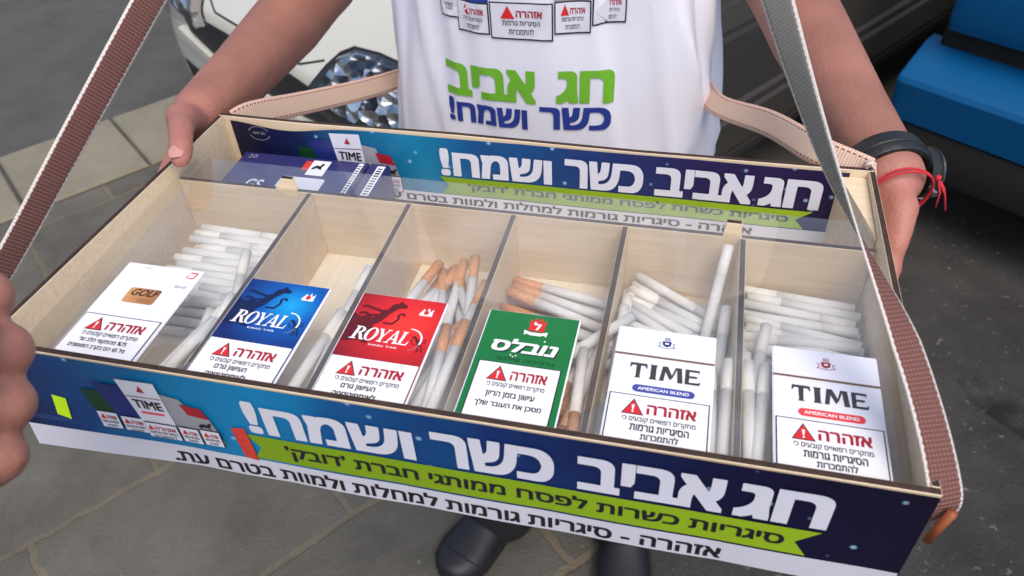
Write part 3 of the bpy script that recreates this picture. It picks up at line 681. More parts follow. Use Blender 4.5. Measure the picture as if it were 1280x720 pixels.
def time_art(m, pill, cm):
    def f(P):
        crest(P, .028, .0775, .0052, cm)
        P.rect('brown_band', 'print_brown', .0002, .0655, PW_ - .0002, .067, 1)
        x = .0098
        for ch, wd in (('T', .0092), ('I', .0066), ('M', .0128), ('E', .0092)):
            glyph(P, 'name_lettering', 'print_greyblack', ch, x, .0495, .0108, wd, 1); x += wd + .0001
        P.rect('name_pill', pill, .0125, .0396, .0455, .0448, 1, r=.0026)
        P.text('pill_lettering', 'white_paper', 'AMERICAN BLEND', .0155, .0411, .0425, .0433, 2, .02)
        warning(P, .0012, .0372, [('הסיגריות גורמות', .013, .043), ('להתמכרות', .019, .038)])
    return f
def royal_art(dark):
    def f(P):
        lion(P, dark, .0075, .0565, .025)
        lion(P, dark, .0505, .048, .0085, -1)
        P.poly('rearing_figure', dark, [(.001, .046), (.012, .048), (.017, .058), (.012, .07), (.006, .067), (.001, .07)], .6)
        x = .0055
        for ch, wd in (('R', .0085), ('O', .0075), ('Y', .0075), ('A', .008), ('L', .007)):
            glyph(P, 'name_lettering', 'white_paper', ch, x, .0485, .0105, wd, 3, .16); x += wd * .92
        P.ell('ring', 'white_paper', .0405, .0535, .0085, .0088, 2, inner=.0011, a0=-20, a1=95)
        P.ell('ring', 'print_silver', .0405, .0535, .0085, .0088, 2, inner=.0004, a0=-75, a1=-25)
        P.text('name_lettering', 'white_paper', 'KING TAR', .019, .0449, .0365, .0462, 3, .01)
        P.rect('shield', 'white_paper', .0405, .074, .0485, .0765, 1, r=.0008); P.poly('shield', 'white_paper', [(.041, .0765), (.0425, .080), (.044, .0775), (.0455, .081), (.0465, .0775), (.0485, .0802), (.0482, .0762)], 1.5)
        P.ell('shield', 'print_red', .0445, .0767, .0016, .0018, 3, n=12)
        warning(P, .0012, .0345, [('העישון גורם', .014, .034), ('לאימפוטנציה', .011, .036)], border=False)
    return f
def green_art(P):
    cx = .031
    P.poly('crest', 'print_red', [(cx - .0045, .0735), (cx + .0045, .0735), (cx + .0048, .0835), (cx + .003, .081), (cx + .0015, .085), (cx, .0815), (cx - .0015, .085), (cx - .003, .081), (cx - .0048, .0835)], 2)
    P.text('crest', 'white_paper', 'ל', cx - .0022, .0745, cx + .0022, .0808, 3, .03)
    P.poly('crest', 'white_paper', [(cx - .007, .0735), (cx - .003, .0722), (cx + .003, .0722), (cx + .007, .0735), (cx + .0065, .0695), (cx + .005, .0708), (cx + .003, .0698), (cx - .003, .0698), (cx - .005, .0708), (cx - .0065, .0695)], 3.5)
    P.text('name_lettering', 'print_black', heb('נובלס'), .0088, .0543, .0468, .0647, 1, .04, .25)
    P.text('name_lettering', 'white_paper', heb('נובלס'), .008, .055, .046, .0655, 2, .04, .25)
    P.ell('name_lettering', 'white_paper', .0375, .0662, .0006, .0006, 2, n=8); P.ell('name_lettering', 'white_paper', .0205, .0528, .0005, .0005, 2, n=8); P.ell('name_lettering', 'white_paper', .022, .0516, .0005, .0005, 2, n=8); P.ell('name_lettering', 'white_paper', .0235, .0528, .0005, .0005, 2, n=8)
    P.text('subtitle_lettering', 'print_green', heb("וירג'יניה פילטר"), .012, .0482, .046, .0515, 1, .02, .2)
    warning(P, .004, .0465, [], w0=.047)
    P.text('warning_lettering', 'print_black', heb('עישון בזמן הריון'), .0135, .0205, .0405, .0254, 3, .034)
    P.text('warning_lettering', 'print_black', heb('מסכן את העובר שלך'), .009, .0138, .0455, .0188, 3, .034)
def gold_art(P):
    P.rect('gold_plate', 'print_gold', .0165, .0520, .0385, .0655, 1, r=.002)
    P.text('name_lettering', 'print_black', 'GOLF', .0195, .0585, .0375, .0645, 2, .02, .25)
    P.text('name_lettering', 'print_brown', 'GOLD', .0265, .0535, .0355, .0562, 2, .0)
    P.stroke('corner_mark', 'print_pillred', [(.0475, .0845), (.0525, .0845), (.0515, .0795), (.0485, .0795)], .001, 1)
    P.stroke('corner_mark', 'print_pillred', [(.0478, .0825), (.0465, .0805), (.0478, .0792)], .0007, 1)
    P.text('small_lettering', 'print_silver', 'lord', .0437, .0695, .0515, .0725, 1, .01, .2)
    P.stroke('top_mark', 'print_silver', [(.014, .084), (.02, .0836)], .0005, 1)
    warning(P, .0012, .0395, [('75% מהתקפי הלב עד', .010, .042), ('גיל 45 הם בקרב המעשנים', .006, .044)])

pack(.0252, 0.0, 'pack_white', 'white cigarette pack with a small gold name plate', gold_art)
pack(.1132, -.01, 'pack_blue', 'blue cigarette pack with white serif name and dark rearing figure', royal_art('blue_dark'))
pack(.1904, 0.0, 'pack_red', 'red cigarette pack with white serif name and dark rearing figure', royal_art('red_dark'))
pack(.2716, 0.0, 'pack_green', 'green cigarette pack with white Hebrew name and red crest', green_art)
pack(.3492, .0, 'pack_white', 'white cigarette pack with blue crest and blue pill shaped band', time_art('w', 'print_blue', 'print_navy'))
pack(.4345, .0, 'pack_white', 'white cigarette pack with red crest and red pill shaped band', time_art('w', 'print_pillred', 'print_darkred'))

# ------------------------------------------------------------------ loose cigarettes
RC_, LC_ = .0034, .072
def cyl(bm_, y0, y1, r, n=14):
    tube(bm_, [(0, y0, 0), (0, y0 + (y1 - y0) * .5, 0), (0, y1, 0)], r, n)
def make_cig(filt, mf):
    b = bmesh.new(); cyl(b, -LC_ / 2, LC_ / 2 - filt, RC_); o = obj('cigarette', b, M['cig_paper'], None, True)
    b = bmesh.new(); cyl(b, LC_ / 2 - filt, LC_ / 2, RC_ + .00012); f = obj('filter_tip', b, M[mf], o, True)
    b = bmesh.new(); cyl(b, -LC_ / 2 - .0003, -LC_ / 2 + .002, RC_ - .0005); t_ = obj('tobacco_end', b, M['tobacco'], o, True)
    for q in (o, f, t_):
        for p in q.data.polygons: p.use_smooth = abs(p.normal.y) < .7
    return o, [f, t_]
WHITE, CORK = make_cig(.022, 'cig_white_filter'), make_cig(.0215, 'cig_cork')
used = {0: False, 1: False}
CL = ['white cigarettes stacked in the compartment with the gold plated white pack',
      'loose white cigarettes under the blue pack',
      'cork tipped cigarettes heaped in the compartment of the red pack',
      'cork tipped cigarettes heaped in the compartment of the green pack',
      'white cigarettes heaped under the white pack with blue crest',
      'white cigarettes heaped under the white pack with red crest']
def cig(comp, x, y, z, yaw, pitch=0.0, kind=0):
    "yaw: 0 points the filter away from the viewer; pitch raises the filter end"
    src = (WHITE, CORK)[kind]
    if not used[kind]: o = src[0]; used[kind] = True
    else:
        o = src[0].copy(); COL.objects.link(o)
        for c in src[1]: d = c.copy(); COL.objects.link(d); d.parent = o
    o.location = T + Vector((x, y, z)); o.rotation_euler = (R(pitch), 0, R(yaw))
    o['label'] = CL[comp][:1].upper() * 0 + CL[comp].replace('cigarettes', 'cigarette', 1); o['category'] = 'cigarette'; o['group'] = CL[comp]
rj = random.uniform
# first compartment: neat cross-wise rows at the back, a few lengthwise in front
for lay in range(4):
    for k in range(15 - lay):
        cig(0, .058 + rj(-.008, .008), .1868 - k * .0070 - lay * .0030, RC_ + .0004 + lay * .0062, 90 + rj(-2.5, 2.5) + 180 * ((k + lay) % 2), rj(-1, 1))
for k, (x, y, z, a, p) in enumerate([(.090, .052, .030, 4, 6), (.098, .05, .034, -6, 8), (.0965, .064, .041, 12, -8), (.083, .047, .026, -8, 4), (.092, .044, .037, 12, 4), (.086, .05, .04, -14, 3), (.1, .046, .022, 2, 0), (.09, .044, .018, -4, 0), (.075, .046, .02, 5, 0), (.092, .1, .038, 14, 10), (.103, .05, .047, 6, 4), (.094, .052, .046, -12, 3)]):
    cig(0, x, y, z, a, p)
# second
for x, y, z, a, p in [(.1765, .092, .044, -4, 9), (.1785, .05, .043, 3, 2), (.1715, .052, .045, -5, 2), (.1745, .05, .035, 2, 0), (.1795, .055, .032, 0, 0), (.171, .05, .012, -4, 0), (.1795, .05, .016, 2, 0), (.165, .048, .0045, 3, 0), (.1735, .052, .0045, -2, 0), (.176, .05, .024, 3, 3)]:
    cig(1, x, y, z, a, p)
# third: cork tips towards the back
for x, y, z, a, p in [(.201, .13, .0045, -14, 0), (.215, .14, .0045, -4, 0), (.228, .138, .0045, 8, 0), (.236, .136, .0045, 16, 0), (.243, .132, .0045, 20, 0), (.252, .12, .0045, 12, 0),
                      (.209, .138, .0125, -8, 0), (.2225, .141, .0125, 6, 0), (.236, .132, .0125, 22, 2), (.240, .133, .0125, 26, 0), (.225, .128, .0205, 14, 4), (.240, .135, .0205, 28, 2),
                      (.211, .13, .0205, -24, 0), (.25, .058, .0045, 4, 0), (.243, .056, .0045, -6, 0), (.2515, .055, .0165, -9, 8), (.247, .05, .026, -12, 6), (.2455, .058, .033, -16, 10), (.2490, .058, .044, -10, 3), (.2425, .06, .036, -20, 4), (.2445, .046, .018, -8, 2), (.236, .085, .03, -30, 3), (.235, .06, .012, -10, 0), (.218, .134, .0205, -12, 2), (.231, .14, .0205, 4, 3), (.206, .128, .028, -14, 3), (.244, .138, .0275, 10, 3), (.2555, .052, .05, -2, 2), (.249, .048, .048, 6, 3), (.2525, .1, .038, -6, 6), (.2445, .058, .026, 10, 4), (.25, .11, .013, 4, 0)]:
    cig(2, x, y, z, a, p, 1)
# fourth: lying across, cork tips to the left
for k, (y, a, dz) in enumerate([(.184, 79, 0), (.176, 80, 0), (.167, 74, 0), (.158, 76, 0), (.148, 74, 0), (.139, 77, 0), (.129, 78, 0), (.12, 78, 0), (.178, 79, 1), (.168, 74, 1), (.157, 72, 1), (.146, 75, 1), (.135, 70, 1), (.122, 77, 1), (.152, 70, 2), (.138, 74, 2), (.125, 71, 2)]):
    cig(3, .3012 + rj(-.0006, .0006), y - .012, .0045 + dz * .0082, a, 0, 1)
for x, y, z, a, p in [(.329, .07, .012, 150, 4), (.331, .055, .022, 170, 6), (.327, .046, .028, 190, 6), (.333, .078, .03, 160, 2), (.332, .05, .0045, 180, 0), (.323, .05, .0045, 176, 0), (.326, .085, .024, 120, 0), (.324, .1, .03, 108, 0), (.33, .045, .037, 176, 4), (.3335, .06, .042, 172, 5), (.332, .048, .047, 184, 2), (.329, .075, .038, 160, 3), (.3345, .05, .031, 178, 1), (.331, .09, .045, 140, 0), (.3325, .052, .016, 177, 1)]:
    cig(3, x, y, z, a, p, 1)
# fifth
for x, y, z, a, p in [(.3478, .14, .0135, -2, 2), (.3495, .12, .0245, 3, 2), (.404, .155, .036, -9, 30), (.409, .11, .03, -4, 10), (.3485, .10, .034, 1, 2), (.402, .125, .018, -8, 6)]:
    cig(4, x, y, z, a, p)
for k in range(27):
    lay = k % 3
    cig(4, .379 + rj(-.003, .003), .166 - (k // 3) * .0080 + rj(-.002, .002), .0042 + lay * .0068, 60 + rj(-9, 8) + (180 if rj(0, 1) < .5 else 0))
for x, y, z, a, p in [(.4095, .05, .03, 2, 4), (.4105, .055, .0385, -3, 6), (.4105, .045, .02, 3, 0), (.409, .06, .0045, 0, 0), (.402, .05, .0045, 2, 0), (.3455, .05, .02, 1, 0), (.405, .052, .044, 4, 3), (.412, .05, .0485, -1, 3), (.4065, .047, .036, -2, 2), (.412, .052, .012, 1, 0)]:
    cig(4, x, y, z, a, p)
# sixth
for k in range(26):
    lay = k % 3
    cig(5, .460 + rj(-.002, .002), .183 - (k // 3) * .0078 + rj(-.001, .001), .0044 + lay * .0068, 83 + rj(-4, 5) + (180 if rj(0, 1) < .5 else 0))
for x, y, z, a, p in [(.463, .125, .0215, 84, 0), (.458, .138, .0215, 92, 0), (.425, .07, .034, 3, 6), (.4275, .055, .042, -3, 4), (.4245, .05, .024, 1, 2), (.4305, .05, .03, 5, 2), (.424, .05, .0045, 0, 0), (.431, .05, .0045, 3, 0), (.434, .055, .038, -5, 5), (.431, .1, .03, -8, 8), (.4245, .11, .016, 1, 0), (.4245, .052, .048, 2, 2), (.4305, .05, .0495, -4, 2), (.4275, .046, .0145, 2, 1)]:
    cig(5, x, y, z, a, p)

# ------------------------------------------------------------------ dark blue cartons in the rear compartment
def carton(x0, x1, label, main):
    r = empty('cigarette_carton', T + Vector((x0, .2025, .0006)), label, 'carton', 'cartons in the rear compartment')
    wd, dp, hh = x1 - x0, .0585, .0395
    b = bmesh.new(); box(b, 0, wd, 0, dp, 0, hh); bmesh.ops.bevel(b, geom=b.edges[:], offset=.0008, segments=2, affect='EDGES')
    obj('carton_body', b, M['carton'], r)
    P = Print(r, (0, 0, hh + .0001), (1, 0, 0), (0, 1, 0), (0, 0, 1))
    if main:
        P.rect('picture_label', 'white_paper', .064, .034, .079, .0545, 1); P.rect('picture_label', 'sticker_red', .058, .04, .064, .053, 1)
        P.poly('picture_label', 'print_black', [(.066, .044), (.069, .048), (.072, .047), (.073, .051), (.0755, .050), (.074, .046), (.0745, .042), (.07, .044), (.067, .041)], 2)
        P.rect('white_sticker', 'print_white', .047, .004, .084, .03, 1, r=.003)
        P.rect('barcode_strip', 'white_paper', wd - .0075, .004, wd - .0035, .056, 1)
        for k in range(14): P.rect('barcode_strip', 'print_black', wd - .0068, .007 + k * .0034, wd - .0042, .0085 + k * .0034 + rj(0, .0008), 2)
        P.text('side_lettering', 'print_white', 'GS', .022, .008, .036, .022, 1, .02)
        P.text('side_lettering', 'print_silver', '20', .006, .05, .014, .055, 1, .0)
    else:
        P.rect('barcode_strip', 'white_paper', wd * .45, .003, wd * .85, .055, 1)
        for k in range(14): P.rect('barcode_strip', 'print_black', wd * .52, .006 + k * .0034, wd * .78, .0074 + k * .0034 + rj(0, .0008), 2)
    P.build()
carton(.0165, .1265, 'wide dark blue carton lying in the rear compartment with a picture label', True)
carton(.1278, .144, 'narrow dark blue carton standing right of the wide carton with one white strip', False)

# ------------------------------------------------------------------ straps
def strap_mat(name, main, rib, edge, dash):
    m = mat(name, main, 0.85); t = m.node_tree; b = t.nodes["Principled BSDF"]
    uv = t.nodes.new("ShaderNodeUVMap"); sp = t.nodes.new("ShaderNodeSeparateXYZ"); t.links.new(uv.outputs[0], sp.inputs[0])
    def math_(op, a, bb=None, c=None):
        n = t.nodes.new("ShaderNodeMath"); n.operation = op
        for i, q in enumerate((a, bb, c)):
            if q is None: continue
            if isinstance(q, (int, float)): n.inputs[i].default_value = q
            else: t.links.new(q, n.inputs[i])
        return n.outputs[0]
    def mix(f, a, c):
        n = t.nodes.new("ShaderNodeMixRGB"); t.links.new(f, n.inputs[0])
        if isinstance(a, tuple): n.inputs[1].default_value = (*a, 1)
        else: t.links.new(a, n.inputs[1])
        n.inputs[2].default_value = (*c, 1); return n.outputs[0]
    U, V = sp.outputs[0], sp.outputs[1]
    ribs = math_('GREATER_THAN', math_('SINE', math_('MULTIPLY', V, 2 * math.pi / 0.0022)), 0.1)
    cols = math_('GREATER_THAN', math_('SINE', math_('MULTIPLY', U, 2 * math.pi * 9)), -0.3)
    au = math_('ABSOLUTE', math_('SUBTRACT', U, 0.5))
    out = mix(math_('MULTIPLY', ribs, cols), main, rib)
    if dash:
        d = math_('MULTIPLY', math_('GREATER_THAN', math_('SINE', math_('MULTIPLY', V, 2 * math.pi / 0.0042)), -0.25), math_('LESS_THAN', math_('ABSOLUTE', math_('SUBTRACT', au, 0.37)), 0.025))
        out = mix(d, out, dash)
    tw = math_('MULTIPLY_ADD', math_('SINE', math_('MULTIPLY', V, 2 * math.pi / 0.0036)), 0.012, 0.425)
    out = mix(math_('GREATER_THAN', au, tw), out, edge)
    t.links.new(out, b.inputs["Base Color"])
    bp = t.nodes.new("ShaderNodeBump"); bp.inputs["Strength"].default_value = 0.5; bp.inputs["Distance"].default_value = 0.0006
    t.links.new(math_('SINE', math_('MULTIPLY', V, 2 * math.pi / 0.0022)), bp.inputs["Height"]); t.links.new(bp.outputs[0], b.inputs["Normal"])
    return m
BROWN = strap_mat('brown_webbing', srgb(104, 66, 60), srgb(132, 94, 86), srgb(214, 206, 202), None)
BEIGE = strap_mat('beige_webbing', srgb(212, 184, 164), srgb(200, 172, 152), srgb(216, 178, 164), srgb(120, 70, 62))
GREY = strap_mat('grey_webbing', srgb(132, 129, 122), srgb(112, 110, 104), srgb(206, 200, 192), None)
def strap(name, label, ctrl, width, top, bottom):
    "ctrl: (point in tray space, direction across the band); smooth ribbon with two faces"
    P = [Vector(c[0]) for c in ctrl]; A = [Vector(c[1]).normalized() for c in ctrl]
    def cr(p0, p1, p2, p3, t): return .5 * ((2 * p1) + (p2 - p0) * t + (2 * p0 - 5 * p1 + 4 * p2 - p3) * t * t + (3 * p1 - p0 - 3 * p2 + p3) * t ** 3)
    pts, ax = [], []
    n = len(P)
    for i in range(n - 1):
        g = lambda L, k: L[min(max(k, 0), n - 1)]
        for k in range(14):
            t = k / 14
            pts.append(cr(g(P, i - 1), P[i], P[i + 1], g(P, i + 2), t)); ax.append((A[i].lerp(A[i + 1], t)).normalized())
    pts.append(P[-1]); ax.append(A[-1])
    b = bmesh.new(); uvl = b.loops.layers.uv.new("UVMap")
    rows = []; s = 0
    for i, p in enumerate(pts):
        if i: s += (pts[i] - pts[i - 1]).length
        d = (pts[min(i + 1, len(pts) - 1)] - pts[max(i - 1, 0)]).normalized()
        a = (ax[i] - d * ax[i].dot(d)).normalized(); nn = d.cross(a)
        row = []
        for side in (1, -1):
            L = []
            for j in range(7):
                u = j / 6; hh = .0008 - .0004 * (abs(u - .5) * 2) ** 4
                L.append((b.verts.new(p + a * (u - .5) * width + nn * hh * side), u, s))
            row.append(L)
        rows.append(row)
    def face(q, mi):
        f = b.faces.new([x[0] for x in q]); f.material_index = mi
        for l, x in zip(f.loops, q): l[uvl].uv = (x[1], x[2])
    for r0, r1 in zip(rows, rows[1:]):
        for si in (0, 1):
            for j in range(6): face((r0[si][j], r0[si][j + 1], r1[si][j + 1], r1[si][j]), si)
        face((r0[0][0], r0[1][0], r1[1][0], r1[0][0]), 0); face((r0[0][6], r0[1][6], r1[1][6], r1[0][6]), 0)
    bmesh.ops.recalc_face_normals(b, faces=b.faces)
    o = obj(name, b, [top, bottom], None, True); o.location = T
    return tag(o, label, 'strap', 'straps carrying the tray')
vw = lambda p: (Vector(p) + T - CAM).normalized()          # the photograph shows these faces of the straps square on
def across(p, q, tw=0.0):
    d = (Vector(q) - Vector(p)).normalized(); a = d.cross(vw(p)).normalized()
    return tuple(Matrix.Rotation(R(tw), 3, d) @ a)
def run(pts, tws): return [(p, across(p, pts[i + 1] if i + 1 < len(pts) else Vector(p) * 2 - Vector(pts[i - 1]), tws[i])) for i, p in enumerate(pts)]
SW = .0185
strap('carrying_strap', 'brown ribbed strap with white edges rising left from the tray past the reaching hand',
      run([(-.0075, .012, .045), (-.0135, .006, .078), (.008, .06, .124), (.068, .22, .245), (.135, .4, .372), (.165, .5, .445), (.18, .6, .47)], [60, 48, 42, 18, 0, -20, -60]), SW, BROWN, BROWN)
strap('carrying_strap', 'grey and brown ribbed strap twisting up from the right front corner with the wooden peg',
      run([(.507, .001, .052), (.507, .004, .074), (.487, .055, .111), (.442, .135, .166), (.389, .245, .255), (.322, .4, .372), (.285, .5, .445), (.275, .6, .47)], [42, 40, 48, 118, 168, 172, 172, 172]), SW, BROWN, GREY)
strap('carrying_strap', 'beige strap with brown stitching from the left rear corner past the headlight',
      run([(.002, .2775, .056), (.008, .300, .053), (.024, .37, .027), (.046, .47, -.008), (.07, .56, -.03), (.15, .70, -.03)], [14, 8, 6, 6, 10, 30]), .021, BEIGE, BEIGE)
strap('carrying_strap', 'beige strap with brown stitching from the right rear corner beside the watch',
      run([(.5005, .2745, .0635), (.492, .277, .0655), (.464, .295, .0665), (.436, .36, .047), (.396, .47, .0), (.373, .56, -.02), (.3, .70, -.03)], [-16, -10, -6, -6, -6, -10, -30]), .021, BEIGE, BEIGE)

kb_ = bmesh.new()                                            # white string knot that ties the strap to the corner
tube(kb_, [Vector((.5005, .2715, .0700)) + Vector((.0032 * math.cos(a), .001 * math.sin(2 * a), .0032 * math.sin(a))) for a in [2 * math.pi * k / 14 for k in range(15)]], .0011, 6)
tube(kb_, [(.4965, .2735, .0715), (.5, .2712, .0728), (.5035, .270, .0695), (.505, .268, .065)], .0010, 6)
ko = obj('string_knot', kb_, mat('white_string', srgb(210, 190, 180), 0.9, bump=.4, bscale=900), tray, True)

# ------------------------------------------------------------------ seller
seller = empty('person', (.228, .55, 0), 'person in a white printed shirt and dark trousers holding the tray with both hands', 'person')
def local(o, e):          # meshes below are made in tray space: move them to the person's empty
    o.parent = e; o.location = T - Vector(e.location); return o
CX = .228
b = bmesh.new()
W1, E1, S1 = (-.036, .289, .056), (-.018, .525, .078), (.045, .575, .40)
W2, E2, S2 = (.5195, .284, .055), (.437, .54, .098), (.411, .575, .40)
def arm(W, E, Sh, sgn):
    We, Ee, Se = Vector(W), Vector(E), Vector(Sh)
    f1, f2 = We.lerp(Ee, .3), We.lerp(Ee, .68)
    limb(b, [(W, .0228), (f1, .0258), (f2, .0322), (E, .0348), (Ee.lerp(Se, .45), .041), (Sh, .055)])
    off = Vector((0, 0, -.010)); limb(b, [(We + off * .9, .020), (f1 + off, .0235), (f2 + off * .8, .030), (Ee, .033)])
arm(W1, E1, S1, 1); arm(W2, E2, S2, -1)
# image-left hand: thumb over the wall, fingers outside and under the tray
def hand_left(b):
    kn = [((-.026, .214, .038), .0118), ((-.028, .216, .020), .0118), ((-.027, .225, .003), .0112), ((-.024, .238, -.012), .0102)]
    for (k, r) in kn: limb(b, [((-.034, .275, .046), .018), (Vector((-.034, .275, .046)).lerp(Vector(k), .6), .0145), (k, r)])
    tips = [((-.025, .188, .016), (-.018, .176, -.010), (-.001, .178, -.0165)), ((-.028, .196, -.004), (-.016, .19, -.0175), (.006, .192, -.0165)),
            ((-.026, .208, -.014), (-.012, .206, -.021), (.008, .208, -.0165)), ((-.022, .228, -.022), (-.008, .226, -.0215), (.006, .226, -.0155))]
    for (k, r), (p, q, t) in zip(kn, tips): limb(b, [(k, r), (p, r * .92), (q, r * .85), (t, r * .72)])
    limb(b, [((-.034, .268, .056), .017), ((-.020, .245, .077), .0132), ((-.006, .2235, .0845), .0094), ((-.003, .219, .0855), .0101), ((.0055, .2035, .0838), .0088), ((.008, .198, .082), .0094), ((.0115, .1895, .0785), .0080)])
def hand_right(b):
    X = lambda p: (.5 - p[0] - .003, p[1] + .020, p[2])
    pb = (.5195, .278, .048)
    kn = [((-.022, .225, .038), .0105), ((-.024, .232, .020), .0108), ((-.024, .243, .003), .0105), ((-.022, .256, -.010), .0098)]
    for (k, r) in kn: limb(b, [(W2, .0195), (pb, .0155), (Vector(pb).lerp(Vector(X(k)), .6), .0125), (X(k), r)])
    tips = [((-.022, .201, .020), (-.018, .190, -.006), (-.002, .19, -.0165)), ((-.024, .211, .0), (-.016, .204, -.0175), (.006, .204, -.0165)),
            ((-.024, .222, -.014), (-.012, .22, -.021), (.008, .222, -.0165)), ((-.02, .242, -.022), (-.008, .24, -.0215), (.006, .24, -.0155))]
    for (k, r), (p, q, t) in zip(kn, tips): limb(b, [(X(k), r), (X(p), r * .9), (X(q), r * .83), (X(t), r * .72)])
    limb(b, [(pb, .0155), ((.5225, .262, .053), .0112), ((.524, .253, .050), .0116), ((.5235, .241, .043), .0094), ((.522, .230, .035), .0080)])
hand_left(b); hand_right(b)
# trunk, neck and head
limb(b, [((CX, .56, -.05), .10), ((CX, .565, .15), .105), ((CX, .575, .33), .10)])
limb(b, [(S1, .058), ((CX, .575, .40), .075), (S2, .058)])
limb(b, [((CX, .58, .40), .06), ((CX, .57, .50), .054)])
limb(b, [((CX, .565, .60), .082), ((CX, .555, .54), .066)]); capsule(b, (CX, .59, .615), (CX, .575, .625), .086, .084)
limb(b, [((CX, .50, .512), .03), ((CX, .545, .53), .05)]); limb(b, [((CX, .487, .585), .008), ((CX, .474, .555), .013)])
for s in (-1, 1): limb(b, [((CX + s * .08, .58, .60), .016), ((CX + s * .082, .585, .56), .013)])
for lx, ly in ((.11, .52), (.335, .56)): limb(b, [((CX + (lx - CX) * .66, .575, -.07), .075), ((lx, .557, -.45), .055), ((lx, ly + .02, -.80), .038)])
body = local(voxel('body', b, .0032, 7, None, M['skin']), seller)
# face
def small(name, m, parts, parent):
    bb = bmesh.new()
    for p, r in parts: bmesh.ops.create_icosphere(bb, subdivisions=2, radius=r, matrix=Matrix.Translation(Vector(p)))
    return local(obj(name, bb, M[m], None, True), parent)
M['eye'] = mat('eye_white', srgb(225, 222, 218), 0.2); M['lip'] = mat('lips', srgb(165, 92, 88), 0.45)
small('eye', 'eye', [((CX - .032, .4895, .59), .0115)], seller); small('eye', 'eye', [((CX + .032, .4895, .59), .0115)], seller)
small('pupil', 'hair', [((CX - .032, .481, .588), .005), ((CX + .032, .481, .588), .005)], seller)
bb = bmesh.new(); tube(bb, [(CX - .024, .478, .527), (CX - .01, .4715, .5285), (CX + .01, .4715, .5285), (CX + .024, .478, .527)], [.002, .0045, .0045, .002], 8); local(obj('mouth', bb, M['lip'], None, True), seller)
bb = bmesh.new(); capsule(bb, (CX, .60, .635), (CX, .585, .645), .0885, .086); limb(bb, [((CX, .63, .60), .07), ((CX, .63, .55), .055)])
hair = voxel('hair', bb, .006, 3, None, M['hair']); local(hair, seller)
# thumb nail
def nail(c, ux, uy, n, wd, ln, parent, name='fingernail'):
    c, ux, uy, n = map(lambda q: Vector(q), (c, ux, uy, n)); ux.normalize(); n = n.normalized(); uy = n.cross(ux)
    bb = bmesh.new(); nx, ny = 8, 8
    V = [[None] * (ny + 1) for _ in range(nx + 1)]
    for i in range(nx + 1):
        for j in range(ny + 1):
            a, d = i / nx * 2 - 1, j / ny * 2 - 1
            sx = a * math.sqrt(max(0, 1 - .4 * d * d)); sy = d * math.sqrt(max(0, 1 - .4 * a * a))
            V[i][j] = bb.verts.new(c + ux * sx * wd / 2 + uy * sy * ln / 2 + n * (.0009 - .0016 * a * a - .0005 * d * d))
    for i in range(nx):
        for j in range(ny): bb.faces.new((V[i][j], V[i + 1][j], V[i + 1][j + 1], V[i][j + 1]))
    o = obj(name, bb, M['nail'], None, True)
    return o
b2 = bmesh.new(); b2.from_mesh(body.data); bvb = BVHTree.FromBMesh(b2); b2.free()
nd = Vector((.0, -.42, 1)).normalized(); hit = bvb.ray_cast(Vector((.0108, .191, .0785)) + nd * .05, -nd)
local(nail((hit[0] if hit[0] else Vector((.0108, .191, .087))) - nd * .0002, (1, .45, 0), (0, -1, 0), nd, .0108, .0125, seller), seller)

# shirt: one cloth surface around the trunk
def shirt_pt(a, z):
    "a: angle, 0 = front (towards -Y)"
    t = (z + .16) / .58
    hw = .172 - .024 * min(1, max(0, (z + .05) / .17)) + .045 * max(0, t - .6); hd = .128 + .004 * t
    cx = CX - .012 * min(1, max(0, (z + .05) / .17)) + .012 * max(0, min(1, (t - .6) / .3))
    if t > .86: k = (t - .86) / .14; hw *= 1 - .45 * k * k; hd *= 1 - .38 * k * k
    x, y = math.sin(a), -math.cos(a)
    e = .8
    sx = math.copysign(abs(x) ** e, x); sy = math.copysign(abs(y) ** e, y)
    fold = .0065 * math.sin(7 * a + 2.2 * z * 6 + 1.0) * (0.25 + .75 * math.sin(a) ** 2) + .0045 * math.sin(15 * a - z * 21) * math.sin(a) ** 2
    rdg = 1 - abs(noise.noise(Vector((a * 2.6 + z * 1.5, z * 2.2, 4.0))) * 2.2); fold += .007 * max(0, rdg) ** 3 * (.25 + .75 * min(1, abs(math.sin(a)) * 1.4))
    fold += .006 * noise.noise(Vector((math.sin(a) * 2.4, math.cos(a) * 2.4, z * 5.0)))
    fold += .0022 * noise.noise(Vector((math.sin(a) * 7, math.cos(a) * 7, z * 4.0 + 8)))
    fr = 1 + fold / .15
    return Vector((cx + sx * hw * fr, .547 + sy * hd * fr, z))
bb = bmesh.new(); NA, NZ = 160, 70
rows = [[bb.verts.new(shirt_pt(2 * math.pi * i / NA, -.16 + .60 * j / NZ)) for i in range(NA)] for j in range(NZ + 1)]
for j in range(NZ):
    for i in range(NA): bb.faces.new((rows[j][i], rows[j][(i + 1) % NA], rows[j + 1][(i + 1) % NA], rows[j + 1][i]))
for Sh, E in ((S1, E1), (S2, E2)):            # short sleeves
    a_, b_ = Vector(Sh), Vector(Sh).lerp(Vector(E), .5)
    d = (b_ - a_).normalized(); u = d.cross(Vector((0, 1, 0))).normalized(); v = d.cross(u); rg = []
    for k in range(13):
        t = -.12 + 1.12 * k / 12; p = a_.lerp(b_, t); rr = .074 - .004 * t if t > 0 else .055
        rg.append([bb.verts.new(p + (u * math.cos(q) + v * math.sin(q)) * (rr + .003 * math.sin(3 * q + 5 * t))) for q in [2 * math.pi * i / 28 for i in range(28)]])
    for r0, r1 in zip(rg, rg[1:]):
        for i in range(28): bb.faces.new((r0[i], r0[(i + 1) % 28], r1[(i + 1) % 28], r1[i]))
bmesh.ops.recalc_face_normals(bb, faces=bb.faces)
bvh = BVHTree.FromBMesh(bb)
